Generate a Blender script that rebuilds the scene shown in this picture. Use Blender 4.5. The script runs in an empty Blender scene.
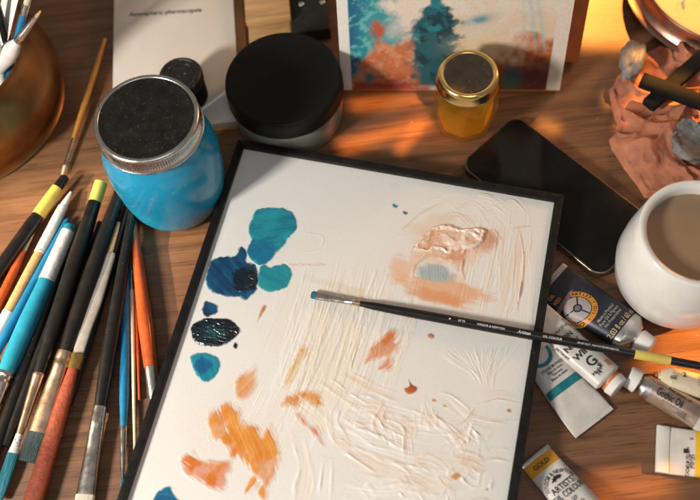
import bpy, bmesh, math, random
import numpy as np
from mathutils import Vector, Matrix
random.seed(4)
scene = bpy.context.scene
COL = scene.collection

# ------------------------------------------------------------------ camera
F = 950.0                      # focal length in units of 1/700 of the frame width
DEP, ROLL, HC = math.radians(63), math.radians(-6.5), 0.70
fw = np.array([0, math.cos(DEP), -math.sin(DEP)])
_rt = np.array([1.0, 0, 0]); _up = np.cross(_rt, fw)
rt = math.cos(ROLL)*_rt + math.sin(ROLL)*_up
up = -math.sin(ROLL)*_rt + math.cos(ROLL)*_up
CAM = np.array([0, 0, HC])

def at(x, y, z=0.0):
    """point of the photograph -> point of the place on the level z"""
    v = fw*F + rt*(x-350) + up*(250-y)
    return CAM + v*((z-HC)/v[2])

def pxm(x, y, z=0.0):
    """metres per picture unit there"""
    return float((at(x, y, z)-CAM) @ fw)/F

cd = bpy.data.cameras.new('camera'); cam = bpy.data.objects.new('camera', cd); COL.objects.link(cam)
m = Matrix.Identity(4)
for i in range(3):
    m[i][0], m[i][1], m[i][2], m[i][3] = rt[i], up[i], -fw[i], CAM[i]
cam.matrix_world = m
cd.sensor_width = 36; cd.lens = F/700*36; cd.clip_start = 0.01; cd.clip_end = 50
cd.dof.use_dof = True
cd.dof.focus_distance = float((at(330, 300, 0.02)-CAM) @ fw); cd.dof.aperture_fstop = 4.0
scene.camera = cam

# ------------------------------------------------------------------ noise
def _hash(ix, iy, seed):
    h = (ix.astype(np.int64)*374761393 + iy.astype(np.int64)*668265263 + seed*974634777) & 0x7fffffff
    h = ((h ^ (h >> 13))*1274126177) & 0x7fffffff
    return ((h ^ (h >> 16)) & 0xffff)/65535.0

def vnoise(x, y, seed=0):
    x = np.asarray(x, float); y = np.asarray(y, float)
    ix = np.floor(x); iy = np.floor(y); fx = x-ix; fy = y-iy
    fx = fx*fx*(3-2*fx); fy = fy*fy*(3-2*fy)
    a = _hash(ix, iy, seed); b = _hash(ix+1, iy, seed); c = _hash(ix, iy+1, seed); d = _hash(ix+1, iy+1, seed)
    return (a*(1-fx)+b*fx)*(1-fy) + (c*(1-fx)+d*fx)*fy

def fbm(x, y, seed=0, o=4):
    s = 0; a = 0.5; t = 0
    for k in range(o):
        s = s+a*vnoise(x*2**k, y*2**k, seed+k*17); t += a; a *= .5
    return s/t

def sstep(a, b, x):
    t = np.clip((x-a)/(b-a), 0, 1); return t*t*(3-2*t)

# ------------------------------------------------------------------ materials
def ncol(c): return (c[0], c[1], c[2], 1)

def mat(name, col, rough=.5, metal=0, var=.12, vscale=120, bump=0, bscale=400, coat=0, trans=0, ior=1.45,
        spec=.5, col2=None, sss=0, rvar=.12, stretch=None, grain=None):
    m = bpy.data.materials.new(name); m.use_nodes = True
    nt = m.node_tree; b = nt.nodes['Principled BSDF']
    b.inputs['Roughness'].default_value = rough; b.inputs['Metallic'].default_value = metal
    b.inputs['IOR'].default_value = ior; b.inputs['Specular IOR Level'].default_value = spec
    b.inputs['Coat Weight'].default_value = coat; b.inputs['Coat Roughness'].default_value = .08
    b.inputs['Transmission Weight'].default_value = trans
    if sss:
        b.inputs['Subsurface Weight'].default_value = sss
        b.inputs['Subsurface Radius'].default_value = (.004, .003, .002)
        b.inputs['Subsurface Scale'].default_value = .5
    tc = nt.nodes.new('ShaderNodeTexCoord'); mp = nt.nodes.new('ShaderNodeMapping')
    nt.links.new(tc.outputs['Object'], mp.inputs['Vector'])
    if stretch: mp.inputs['Scale'].default_value = stretch
    if grain is not None: mp.vector_type = 'TEXTURE'; mp.inputs['Rotation'].default_value = (0, 0, math.radians(grain)); mp.inputs['Scale'].default_value = (14, 1, 1)
    n = nt.nodes.new('ShaderNodeTexNoise'); n.inputs['Scale'].default_value = vscale
    n.inputs['Detail'].default_value = 5; n.inputs['Roughness'].default_value = .62
    nt.links.new(mp.outputs[0], n.inputs['Vector'])
    rp = nt.nodes.new('ShaderNodeValToRGB'); rp.color_ramp.elements[0].position = .3; rp.color_ramp.elements[1].position = .7
    c2 = col2 or tuple(min(1, c*(1+var)) for c in col)
    c1 = tuple(c*(1-var) for c in col) if not col2 else col
    rp.color_ramp.elements[0].color = ncol(c1); rp.color_ramp.elements[1].color = ncol(c2)
    nt.links.new(n.outputs['Fac'], rp.inputs['Fac']); nt.links.new(rp.outputs[0], b.inputs['Base Color'])
    if rvar:
        mr = nt.nodes.new('ShaderNodeMapRange')
        mr.inputs['To Min'].default_value = max(0, rough-rvar); mr.inputs['To Max'].default_value = min(1, rough+rvar)
        nt.links.new(n.outputs['Fac'], mr.inputs['Value']); nt.links.new(mr.outputs[0], b.inputs['Roughness'])
    if bump:
        n2 = nt.nodes.new('ShaderNodeTexNoise'); n2.inputs['Scale'].default_value = bscale; n2.inputs['Detail'].default_value = 4
        nt.links.new(mp.outputs[0], n2.inputs['Vector'])
        bp = nt.nodes.new('ShaderNodeBump'); bp.inputs['Strength'].default_value = bump; bp.inputs['Distance'].default_value = .001
        nt.links.new(n2.outputs['Fac'], bp.inputs['Height']); nt.links.new(bp.outputs[0], b.inputs['Normal'])
    return m

def specks(m, scale, thr, col, amount=1.0):
    """small marks of another colour on a material"""
    nt = m.node_tree; b = nt.nodes['Principled BSDF']
    src = b.inputs['Base Color'].links[0].from_socket
    tc = nt.nodes.new('ShaderNodeTexCoord')
    v = nt.nodes.new('ShaderNodeTexVoronoi'); v.inputs['Scale'].default_value = scale
    nt.links.new(tc.outputs['Object'], v.inputs['Vector'])
    n = nt.nodes.new('ShaderNodeTexNoise'); n.inputs['Scale'].default_value = scale*.37; n.inputs['Detail'].default_value = 3
    nt.links.new(tc.outputs['Object'], n.inputs['Vector'])
    mr = nt.nodes.new('ShaderNodeMapRange'); mr.inputs['From Min'].default_value = thr; mr.inputs['From Max'].default_value = thr*.5
    nt.links.new(v.outputs['Distance'], mr.inputs['Value'])
    mr2 = nt.nodes.new('ShaderNodeMapRange'); mr2.inputs['From Min'].default_value = .48; mr2.inputs['From Max'].default_value = .68
    mr2.inputs['To Max'].default_value = amount
    nt.links.new(n.outputs['Fac'], mr2.inputs['Value'])
    mu = nt.nodes.new('ShaderNodeMath'); mu.operation = 'MULTIPLY'
    nt.links.new(mr.outputs[0], mu.inputs[0]); nt.links.new(mr2.outputs[0], mu.inputs[1])
    mx = nt.nodes.new('ShaderNodeMix'); mx.data_type = 'RGBA'
    nt.links.new(mu.outputs[0], mx.inputs['Factor']); nt.links.new(src, mx.inputs['A']); mx.inputs['B'].default_value = ncol(col)
    nt.links.new(mx.outputs['Result'], b.inputs['Base Color'])
    return m

def attr_mat(name, rough=.45, coat=0.0, bump=.25, bscale=900, spec=.5):
    m = bpy.data.materials.new(name); m.use_nodes = True
    nt = m.node_tree; b = nt.nodes['Principled BSDF']
    a = nt.nodes.new('ShaderNodeVertexColor'); a.layer_name = 'pigment'
    tc = nt.nodes.new('ShaderNodeTexCoord')
    n = nt.nodes.new('ShaderNodeTexNoise'); n.inputs['Scale'].default_value = bscale; n.inputs['Detail'].default_value = 4
    nt.links.new(tc.outputs['Object'], n.inputs['Vector'])
    hs = nt.nodes.new('ShaderNodeHueSaturation')
    mr = nt.nodes.new('ShaderNodeMapRange'); mr.inputs['To Min'].default_value = .84; mr.inputs['To Max'].default_value = 1.16
    nt.links.new(n.outputs['Fac'], mr.inputs['Value']); nt.links.new(mr.outputs[0], hs.inputs['Value'])
    nt.links.new(a.outputs['Color'], hs.inputs['Color']); nt.links.new(hs.outputs[0], b.inputs['Base Color'])
    bp = nt.nodes.new('ShaderNodeBump'); bp.inputs['Strength'].default_value = bump; bp.inputs['Distance'].default_value = .0006
    nt.links.new(n.outputs['Fac'], bp.inputs['Height']); nt.links.new(bp.outputs[0], b.inputs['Normal'])
    b.inputs['Roughness'].default_value = rough; b.inputs['Coat Weight'].default_value = coat
    b.inputs['Coat Roughness'].default_value = .12; b.inputs['Specular IOR Level'].default_value = spec
    return m

def wood_table():
    m = bpy.data.materials.new('oiled_table_wood'); m.use_nodes = True
    nt = m.node_tree; b = nt.nodes['Principled BSDF']; L = nt.links.new
    tc = nt.nodes.new('ShaderNodeTexCoord')
    def noise(sc, det=6, dist=0, rough=.6):
        mp = nt.nodes.new('ShaderNodeMapping'); mp.inputs['Scale'].default_value = sc
        mp.inputs['Rotation'].default_value = (0, 0, math.radians(4))
        L(tc.outputs['Object'], mp.inputs['Vector'])
        n = nt.nodes.new('ShaderNodeTexNoise'); n.inputs['Scale'].default_value = 1; n.inputs['Detail'].default_value = det
        n.inputs['Distortion'].default_value = dist; n.inputs['Roughness'].default_value = rough
        L(mp.outputs[0], n.inputs['Vector']); return n
    big = noise((1.6, 9, 5), 4, .6)
    band = noise((7, 150, 60), 6, .5)
    fine = noise((28, 900, 300), 5, .2, .7)
    def ramp(src, stops):
        r = nt.nodes.new('ShaderNodeValToRGB'); e = r.color_ramp.elements
        while len(e) < len(stops): e.new(.5)
        for i, (p, c) in enumerate(stops): e[i].position = p; e[i].color = ncol(c)
        L(src, r.inputs['Fac']); return r
    rb = ramp(big.outputs['Fac'], [(.3, (.138, .061, .027)), (.5, (.197, .090, .040)), (.7, (.262, .126, .060))])
    rg = ramp(band.outputs['Fac'], [(.33, (.62, .60, .58)), (.5, (1, 1, 1)), (.68, (1.22, 1.2, 1.16))])
    rf = ramp(fine.outputs['Fac'], [(.36, (.40, .37, .34)), (.45, (.95, .95, .95)), (.75, (1.15, 1.13, 1.1))])
    def mul(a, c):
        x = nt.nodes.new('ShaderNodeMix'); x.data_type = 'RGBA'; x.blend_type = 'MULTIPLY'; x.inputs['Factor'].default_value = 1
        L(a, x.inputs['A']); L(c, x.inputs['B']); return x.outputs['Result']
    L(mul(mul(rb.outputs[0], rg.outputs[0]), rf.outputs[0]), b.inputs['Base Color'])
    mr = nt.nodes.new('ShaderNodeMapRange'); mr.inputs['To Min'].default_value = .38; mr.inputs['To Max'].default_value = .62
    L(band.outputs['Fac'], mr.inputs['Value']); L(mr.outputs[0], b.inputs['Roughness'])
    bp = nt.nodes.new('ShaderNodeBump'); bp.inputs['Strength'].default_value = .35; bp.inputs['Distance'].default_value = .0006
    L(fine.outputs['Fac'], bp.inputs['Height']); L(bp.outputs[0], b.inputs['Normal'])
    return m

M = {}
M['table'] = wood_table()
specks(M['table'], 75, .085, (.50, .43, .36), .6)
specks(M['table'], 48, .10, (.05, .03, .02), .7)
M['black_paint'] = specks(mat('black_lacquer', (.010, .009, .008), .34, var=.3, coat=.25, spec=.35), 240, .13, (.28, .25, .22), .6)
M['rail'] = specks(mat('black_frame_paint', (.010, .009, .008), .42, var=.4, bump=.3, bscale=300, spec=.3), 190, .16, (.16, .18, .18), .4)
M['navy'] = mat('navy_label', (.018, .022, .034), .40, var=.25)
M['teal_handle'] = mat('turquoise_handle', (.016, .225, .335), .30, coat=.5, var=.15)
M['blue_handle'] = mat('blue_handle', (.012, .16, .33), .30, coat=.4, var=.15)
M['orange_handle'] = mat('orange_handle', (.50, .085, .018), .30, coat=.5, var=.22, stretch=(1, 1, 1))
M['red_handle'] = specks(mat('red_brown_handle', (.22, .042, .016), .5, var=.25, bump=.4, vscale=260), 130, .20, (.66, .60, .54), .9)
M['raw_wood'] = mat('raw_handle_wood', (.52, .30, .13), .5, var=.22, vscale=300)
M['ochre_wood'] = mat('ochre_handle', (.56, .25, .05), .42, var=.2)
M['yellow'] = mat('yellow_tape', (.66, .50, .10), .45, var=.10)
M['cream'] = mat('cream_handle', (.70, .62, .42), .4, var=.1)
M['white_plastic'] = mat('white_plastic', (.74, .72, .67), .4, var=.06, sss=.05)
M['grey_plastic'] = mat('grey_blade', (.26, .235, .21), .5, var=.2, bump=.15)
M['clear_plastic'] = mat('pale_acrylic', (.74, .68, .62), .2, var=.08, coat=.6, sss=.2)
M['steel'] = mat('nickel_ferrule', (.62, .57, .51), .28, 1, var=.16, vscale=200)
M['copper'] = mat('copper_ferrule', (.58, .40, .28), .33, 1, var=.16)
M['gold'] = mat('brass_ferrule', (.72, .46, .14), .28, 1, var=.14)
M['dirty_white'] = specks(mat('paint_smeared_white', (.62, .60, .56), .5, var=.15, bump=.4, vscale=220), 330, .42, (.13, .13, .13), 1)
M['bristle_dark'] = mat('dark_wet_bristle', (.018, .036, .036), .5, var=.5, bump=1, bscale=1500, grain=72, vscale=900)
M['bristle_pale'] = mat('pale_bristle', (.66, .58, .46), .6, var=.2, bump=1, bscale=1500, grain=72, vscale=900)
M['bristle_gold'] = mat('golden_bristle', (.50, .32, .12), .6, var=.3, bump=1, bscale=1500, grain=72, vscale=900)
M['bristle_teal'] = mat('teal_wet_bristle', (.02, .16, .20), .4, var=.5, bump=1, bscale=1500, grain=72, vscale=900)
M['tube_white'] = specks(mat('white_tube_label', (.63, .59, .54), .36, var=.13, vscale=60), 150, .20, (.34, .29, .22), .6)
M['tube_metal'] = mat('bare_tin', (.62, .60, .57), .34, 1, var=.12, bump=.3, bscale=160)
M['tube_silver_label'] = mat('silver_orange_label', (.60, .44, .34), .34, .75, var=.3, vscale=70)
M['tube_cream'] = mat('glossy_cream_label', (.78, .66, .46), .22, var=.10, coat=.5)
M['teal_ink'] = mat('teal_ink', (.010, .17, .20), .4, var=.15)
M['orange_ink'] = mat('orange_ink', (.56, .22, .03), .42, var=.12)
M['orange_seal'] = mat('orange_seal', (.60, .15, .03), .4, var=.12)
M['black_ink'] = mat('black_ink', (.03, .027, .025), .5, var=.2)
M['tan_ink'] = mat('tan_ink', (.58, .40, .24), .5, var=.12)
M['grey_ink'] = mat('grey_ink', (.36, .31, .29), .5, var=.12)
M['mauve_ink'] = mat('mauve_ink', (.15, .105, .12), .5, var=.12)
M['white_ink'] = mat('white_ink', (.72, .70, .66), .5, var=.05)
M['gold_band'] = mat('gold_band_label', (.72, .34, .03), .35, var=.10)
M['amber_band'] = mat('yellow_band_label', (.78, .46, .03), .35, var=.08)
M['lid_black'] = specks(specks(mat('black_lid_paint', (.012, .011, .009), .5, var=.5, bump=.25, bscale=500, spec=.3), 520, .30, (.10, .095, .08), .8), 190, .15, (.26, .24, .20), .45)
M['lid_plain'] = mat('black_plastic_lid', (.009, .0085, .0075), .46, var=.15, bump=.15, bscale=900, spec=.22)
M['band'] = mat('tinned_screw_band', (.66, .63, .58), .26, 1, var=.10)
M['blue_water'] = specks(mat('blue_paint_in_glass', (.012, .275, .46),   .26, var=.03, vscale=60, coat=.40, spec=.3, sss=.35), 150, .16, (.40, .62, .70), .6)
M['grey_glass'] = mat('grey_paint_in_glass', (.21, .215, .18), .12, var=.2, vscale=30, coat=.8)
M['oil_glass'] = mat('clear_yellowish_glass', (1, .95, .78), .03, coat=1, trans=1, var=.02, rvar=0, ior=1.34)
def see_through(m, tint, fac):
    """clear glass: part of the light passes straight on, tinted"""
    nt = m.node_tree; out = nt.nodes['Material Output']; b = nt.nodes['Principled BSDF']
    t = nt.nodes.new('ShaderNodeBsdfTransparent'); t.inputs['Color'].default_value = ncol(tint)
    x = nt.nodes.new('ShaderNodeMixShader'); x.inputs[0].default_value = fac
    nt.links.new(b.outputs[0], x.inputs[1]); nt.links.new(t.outputs[0], x.inputs[2]); nt.links.new(x.outputs[0], out.inputs['Surface'])
see_through(M['oil_glass'], (1, .985, .90), .72)
M['oil'] = mat('golden_oil', (1, .60, .09), .04, var=.03, rvar=0, trans=.50, ior=1.2)
see_through(M['oil'], (1, .85, .42), .70)
M['lid_gold'] = mat('gilt_lid', (.80, .55, .22), .22, 1, var=.08)
M['lid_brown'] = specks(mat('worn_brown_lid', (.045, .034, .022), .42, .2, var=.4, bump=.2), 260, .3, (.20, .12, .05), .8)
M['brass'] = mat('aged_brass', (.28, .135, .05), .42, 1, var=.35, vscale=26, bump=.25, bscale=45)
M['phone_glass'] = mat('phone_glass', (.007, .0065, .0055), .14, var=.3, vscale=30, spec=.25)
specks(M['phone_glass'], 420, .12, (.12, .11, .10), .5)
M['phone_body'] = mat('phone_edge', (.22, .17, .13), .28, .9, var=.2)
M['porcelain'] = mat('white_glaze', (.77, .76, .72), .18, var=.03, coat=.5)
M['coffee'] = specks(mat('milky_coffee', (.30, .195, .115), .16, var=.08, vscale=30), 300, .20, (.34, .24, .15), .5)
M['cloth'] = mat('rust_cloth', (.45, .17, .092), .85, var=.26, vscale=90, bump=.5, bscale=900)
M['stone'] = mat('grey_stone', (.20, .195, .185), .6, var=.35, bump=.3, bscale=200)
M['charcoal'] = mat('charcoal_black', (.010, .010, .0095), .7, var=.35, bump=.35, bscale=260, spec=.12)
M['copper_tin'] = mat('copper_tin', (.50, .30, .22), .34, 1, var=.16, vscale=40)
M['wax'] = mat('yellow_wax', (.80, .58, .26), .42, var=.05, sss=.3)
M['paper'] = mat('blank_paper', (.70, .62, .54), .75, var=.04, vscale=40)
M['kraft'] = mat('kraft_board', (.42, .20, .085), .6, var=.22, vscale=60)
M['box_wood'] = mat('tan_box_wood', (.46, .27, .12), .5, var=.25, vscale=20, stretch=(1, 9, 9))
M['black_case'] = mat('black_case', (.013, .013, .011), .5, var=.3, bump=.3)
M['canvas_side'] = mat('orange_canvas_side', (.46, .14, .04), .7, var=.2, vscale=60)
M['wet_paint'] = attr_mat('wet_oil_paint', .30, .35, .35)
M['dry_paint'] = attr_mat('palette_ground', .46, .05, .16, 1300)
M['thin_paint'] = attr_mat('thin_dragged_paint', .42, .08, .18, 1300)
M['peach_paint'] = attr_mat('thick_oil_paint', .24, .5, .2)
M['picture'] = attr_mat('watercolour_picture', .7, 0, .1, 500)

# ------------------------------------------------------------------ objects
def thing(name, label, cat, loc, group=None):
    o = bpy.data.objects.new(name, None); COL.objects.link(o); o.location = loc; o.empty_display_size = .02
    o['label'] = label; o['category'] = cat
    if group: o['group'] = group
    return o

def root_loc(p):
    v = Vector((0, 0, 0))
    while p is not None: v = v+p.location; p = p.parent
    return v

def link(name, verts, faces, mats, parent=None, smooth=True, fmat=None, label=None, sharp=38):
    """verts in place coordinates -> a mesh object (child of parent)"""
    off = root_loc(parent)
    me = bpy.data.meshes.new(name)
    me.from_pydata([tuple(Vector(v)-off) for v in verts], [], faces)
    bm = bmesh.new(); bm.from_mesh(me); bmesh.ops.recalc_face_normals(bm, faces=bm.faces); bm.to_mesh(me); bm.free()
    if not isinstance(mats, (list, tuple)): mats = [mats]
    for x in mats: me.materials.append(x)
    if fmat is not None: me.polygons.foreach_set('material_index', fmat)
    if smooth:
        me.polygons.foreach_set('use_smooth', [True]*len(me.polygons))
        me.set_sharp_from_angle(angle=math.radians(sharp))
    o = bpy.data.objects.new(name, me); COL.objects.link(o)
    if parent is not None: o.parent = parent
    if label: o['label'] = label
    return o

def lathe(name, c, prof, mat_, parent, seg=96, ribs=None, sharp=38, poly=None, label=None):
    """prof: (radius, z); ribs: (first, last, count, depth); poly: n sided section between given z"""
    V, Fc = [], []
    for i, (r, z) in enumerate(prof):
        for k in range(seg):
            a = 2*math.pi*k/seg; rr = r
            if ribs and ribs[0] <= i <= ribs[1]: rr = r+ribs[3]*(1 if (k*ribs[2]*2//seg) % 2 else -1)*.5
            if poly and poly[1] <= z-c[2] <= poly[2]:
                n = poly[0]; w = 2*math.pi/n; b = (a+poly[3]) % w - w/2
                rr = r*(1-poly[4]+poly[4]*math.cos(w/2)/math.cos(b))
            V.append((c[0]+rr*math.cos(a), c[1]+rr*math.sin(a), z))
    n = len(prof)
    for i in range(n-1):
        for k in range(seg):
            k2 = (k+1) % seg
            Fc.append((i*seg+k, i*seg+k2, (i+1)*seg+k2, (i+1)*seg+k))
    for i, s in ((0, 1), (n-1, -1)):
        if prof[i][0] > 1e-6: Fc.append([i*seg+k for k in range(seg)][::-s])
    return link(name, V, Fc, mat_, parent, sharp=sharp, label=label)

def loft(name, A, B, st, mats, parent, seg=24, power=2.0, side=None, fm=None, wob=None, label=None, sharp=40):
    """A->B axis; st: (t, half width, half height, z offset); superellipse sections"""
    A = np.array(A, float); B = np.array(B, float); ax = B-A; L = np.linalg.norm(ax); d = ax/L
    s = np.array([-d[1], d[0], 0]); s = s/np.linalg.norm(s); u = np.cross(d, s)
    if u[2] < 0: u = -u; s = -s
    V, Fc, fmi = [], [], []
    for (t, hw, hh, dz) in st:
        for k in range(seg):
            a = 2*math.pi*k/seg; ca, sa = math.cos(a), math.sin(a)
            x = hw*math.copysign(abs(ca)**(2/power), ca); y = hh*math.copysign(abs(sa)**(2/power), sa)
            p = A+ax*t+s*x+u*(y+dz)
            if wob: p = p+u*wob(t, x/max(hw, 1e-6), sa)
            V.append(p)
    for i in range(len(st)-1):
        for k in range(seg):
            k2 = (k+1) % seg; Fc.append((i*seg+k, i*seg+k2, (i+1)*seg+k2, (i+1)*seg+k))
            fmi.append(fm((st[i][0]+st[i+1][0])/2) if fm else 0)
    Fc.append(list(range(seg))[::-1]); Fc.append([(len(st)-1)*seg+k for k in range(seg)])
    fmi += [fm(st[0][0]) if fm else 0, fm(st[-1][0]) if fm else 0]
    return link(name, V, Fc, mats, parent, fmat=fmi, label=label, sharp=sharp)

def slab(name, pts, z0, z1, mats, parent=None, bev=.0006, label=None, smooth=True, segs=2, tilt=None):
    """prism over an outline"""
    bm = bmesh.new()
    lo = [bm.verts.new((p[0], p[1], z0)) for p in pts]
    f = bm.faces.new(lo); r = bmesh.ops.extrude_face_region(bm, geom=[f])
    bmesh.ops.translate(bm, verts=[v for v in r['geom'] if isinstance(v, bmesh.types.BMVert)], vec=(0, 0, z1-z0))
    bmesh.ops.recalc_face_normals(bm, faces=bm.faces)
    if bev:
        ed = [e for e in bm.edges if len(e.link_faces) == 2 and e.calc_face_angle(0) > .5]
        bmesh.ops.bevel(bm, geom=ed, offset=bev, segments=segs, affect='EDGES', profile=.5)
    V = [np.array(v.co) for v in bm.verts]; bm.verts.index_update(); Fc = [[v.index for v in f.verts] for f in bm.faces]
    bm.free()
    if tilt: V = [tilt(v) for v in V]
    return link(name, V, Fc, mats, parent, smooth=smooth, label=label, sharp=30)

def rect(c, d, l, w):
    """outline: centre, unit direction, length along it, width"""
    c = np.array(c[:2]); d = np.array(d[:2]); s = np.array([-d[1], d[0]])
    return [c-d*l/2-s*w/2, c+d*l/2-s*w/2, c+d*l/2+s*w/2, c-d*l/2+s*w/2]

def unit(v):
    v = np.array(v, float); return v/np.linalg.norm(v)

# writing -----------------------------------------------------------
def glyphs(s, size, shear=0, bold=0.0):
    cu = bpy.data.curves.new('t', 'FONT'); cu.body = s; cu.size = size; cu.align_x = 'CENTER'; cu.align_y = 'CENTER'
    cu.shear = shear; cu.offset = bold; cu.resolution_u = 3
    ob = bpy.data.objects.new('t', cu); COL.objects.link(ob)
    dg = bpy.context.evaluated_depsgraph_get(); me = bpy.data.meshes.new_from_object(ob.evaluated_get(dg))
    V = np.array([v.co[:2] for v in me.vertices]) if len(me.vertices) else np.zeros((0, 2))
    Fc = [list(p.vertices) for p in me.polygons]
    bpy.data.objects.remove(ob); bpy.data.curves.remove(cu); bpy.data.meshes.remove(me)
    return V, Fc

def write(items, zf, mat_, parent, name='lettering', label=None, lift=.0006):
    """items: (text, centre xy, baseline direction xy, size[, squeeze, shear, arc radius])"""
    VV, FF = [], []
    for it in items:
        s, c, d, size = it[:4]; sq = it[4] if len(it) > 4 else 1; sh = it[5] if len(it) > 5 else 0
        arc = it[6] if len(it) > 6 else None
        d = unit(d[:2]); n = np.array([-d[1], d[0]]); V, Fc = glyphs(s, size, sh, size*.012); k = len(VV)
        for x, y in V:
            x *= sq
            if arc:
                a = x/arc; p = np.array(c[:2])+d*((arc+y)*math.sin(a))+n*((arc+y)*math.cos(a)-arc)
            else: p = np.array(c[:2])+d*x+n*y
            VV.append((p[0], p[1], zf(p[0], p[1])+lift))
        FF += [[i+k for i in f] for f in Fc]
    return link(name, VV, FF, mat_, parent, smooth=False, label=label)

def patch(name, pts2, zf, mat_, parent, lift=.0005, res=.0008, label=None):
    """a printed shape that follows a surface: polygon filled with a fine grid"""
    P = np.array([p[:2] for p in pts2]); lo = P.min(0)-res; hi = P.max(0)+res
    xs = np.arange(lo[0], hi[0]+res, res); ys = np.arange(lo[1], hi[1]+res, res)
    X, Y = np.meshgrid(xs, ys); S = sdf(P, X, Y)
    idx = -np.ones(X.shape, int); V = []; Fc = []
    keep = S[:-1, :-1] > -res*.3
    for j, i in zip(*np.nonzero((S[:-1, :-1] > 0) | (S[1:, 1:] > 0) | (S[1:, :-1] > 0) | (S[:-1, 1:] > 0))):
        q = []
        for a, b in ((j, i), (j, i+1), (j+1, i+1), (j+1, i)):
            if idx[a, b] < 0:
                x, y = X[a, b], Y[a, b]
                if S[a, b] < 0:   # pull the rim of the print back to its outline
                    x, y = closest(P, x, y)
                idx[a, b] = len(V); V.append((x, y, zf(x, y)+lift))
            q.append(int(idx[a, b]))
        Fc.append(q)
    return link(name, V, Fc, mat_, parent, smooth=True, label=label)

def closest(P, x, y):
    best = None; p = np.array([x, y])
    for i in range(len(P)):
        a = P[i]; b = P[(i+1) % len(P)]; ab = b-a; t = np.clip(((p-a)@ab)/max(ab@ab, 1e-12), 0, 1); q = a+ab*t; d = np.hypot(*(p-q))
        if best is None or d < best[0]: best = (d, q)
    return best[1]

def sdf(P, X, Y):
    """signed distance to a polygon, positive inside"""
    D = np.full(X.shape, 1e9); ins = np.zeros(X.shape, bool)
    for i in range(len(P)):
        a = P[i]; b = P[(i+1) % len(P)]; ex, ey = b-a
        t = np.clip(((X-a[0])*ex+(Y-a[1])*ey)/max(ex*ex+ey*ey, 1e-14), 0, 1)
        D = np.minimum(D, np.hypot(X-a[0]-ex*t, Y-a[1]-ey*t))
        c = ((a[1] > Y) != (b[1] > Y)) & (X < ex*(Y-a[1])/(ey if abs(ey) > 1e-14 else 1e-14)+a[0])
        ins ^= c
    return np.where(ins, D, -D)

def ring(c, r0, r1, a0=0, a1=360, n=48):
    A = np.radians(np.linspace(a0, a1, n))
    return [np.array(c[:2])+r1*np.array([math.cos(a), math.sin(a)]) for a in A]+[np.array(c[:2])+r0*np.array([math.cos(a), math.sin(a)]) for a in A[::-1]]

# ------------------------------------------------------------------ table
o = slab('table_surface', [(-1.3, -.5), (1.3, -.5), (1.3, 1.25), (-1.3, 1.25)], -.03, 0, M['table'], bev=.003)
o['kind'] = 'structure'; o['label'] = 'brown wooden tabletop with fine horizontal grain'

# ------------------------------------------------------------------ palette
ZP = .0175; ZR = .0215
TL = at(238, 139, ZR); TR = at(563.5, 198.5, ZR); BL = at(122, 500, ZR)
e1 = unit(TR-TL); e2 = unit(BL-TL); e1 = unit(e1-e2*(e1@e2)*.5); e2 = np.array([e1[1], -e1[0], 0])
PW = np.linalg.norm(TR-TL); PL = .362; RW = .0068
def pal(x, y):
    """photo point on the palette -> palette coordinates (u right, v down)"""
    d = at(x, y, ZP)-TL; return np.array([d@e1, d@e2])
def pw(u, v, z): p = TL+e1*u+e2*v; return np.array([p[0], p[1], z])

palette = thing('painting_palette', 'large white palette board in a thin black frame, covered with smeared paint', 'palette', tuple(TL*[1, 1, 0]))
def rail(pts):
    return slab('rail', [pw(u, v, 0) for u, v in pts], .0125, ZR, M['rail'], palette, bev=.0005)
W0 = RW
g = .0001
rail([(0, 0), (PW, 0), (PW-W0, W0-g), (W0, W0-g)])
rail([(0, PL), (W0, PL-W0+g), (PW-W0, PL-W0+g), (PW, PL)])
rail([(0, g), (W0-g, W0+g), (W0-g, PL-W0-g), (0, PL-g)])
rail([(PW, g), (PW, PL-g), (PW-W0+g, PL-W0-g), (PW-W0+g, W0+g)])

# the ground of the palette: one relief of old white strokes
RES = .00062
U = np.arange(W0-.001, PW-W0+.001, RES); Vv = np.arange(W0-.001, PL-W0+.001, RES)
GU, GV = np.meshgrid(U, Vv)
Hh = .00006*fbm(GU*90, GV*90, 3)
Cc = np.empty(GU.shape+(3,)); Cc[:] = (.735, .71, .665)
Cc *= (1+.05*(fbm(GU*16, GV*16, 5)-.5))[..., None]

def smooth_line(P, n=10):
    P = [np.array(p, float) for p in P]
    if len(P) < 3: return P
    out = []
    for i in range(len(P)-1):
        a = P[max(i-1, 0)]; b = P[i]; c = P[i+1]; d = P[min(i+2, len(P)-1)]
        for k in range(n):
            f = k/n; out.append(.5*((2*b)+(-a+c)*f+(2*a-5*b+4*c-d)*f*f+(-a+3*b-3*c+d)*f**3))
    return out+[P[-1]]

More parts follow.
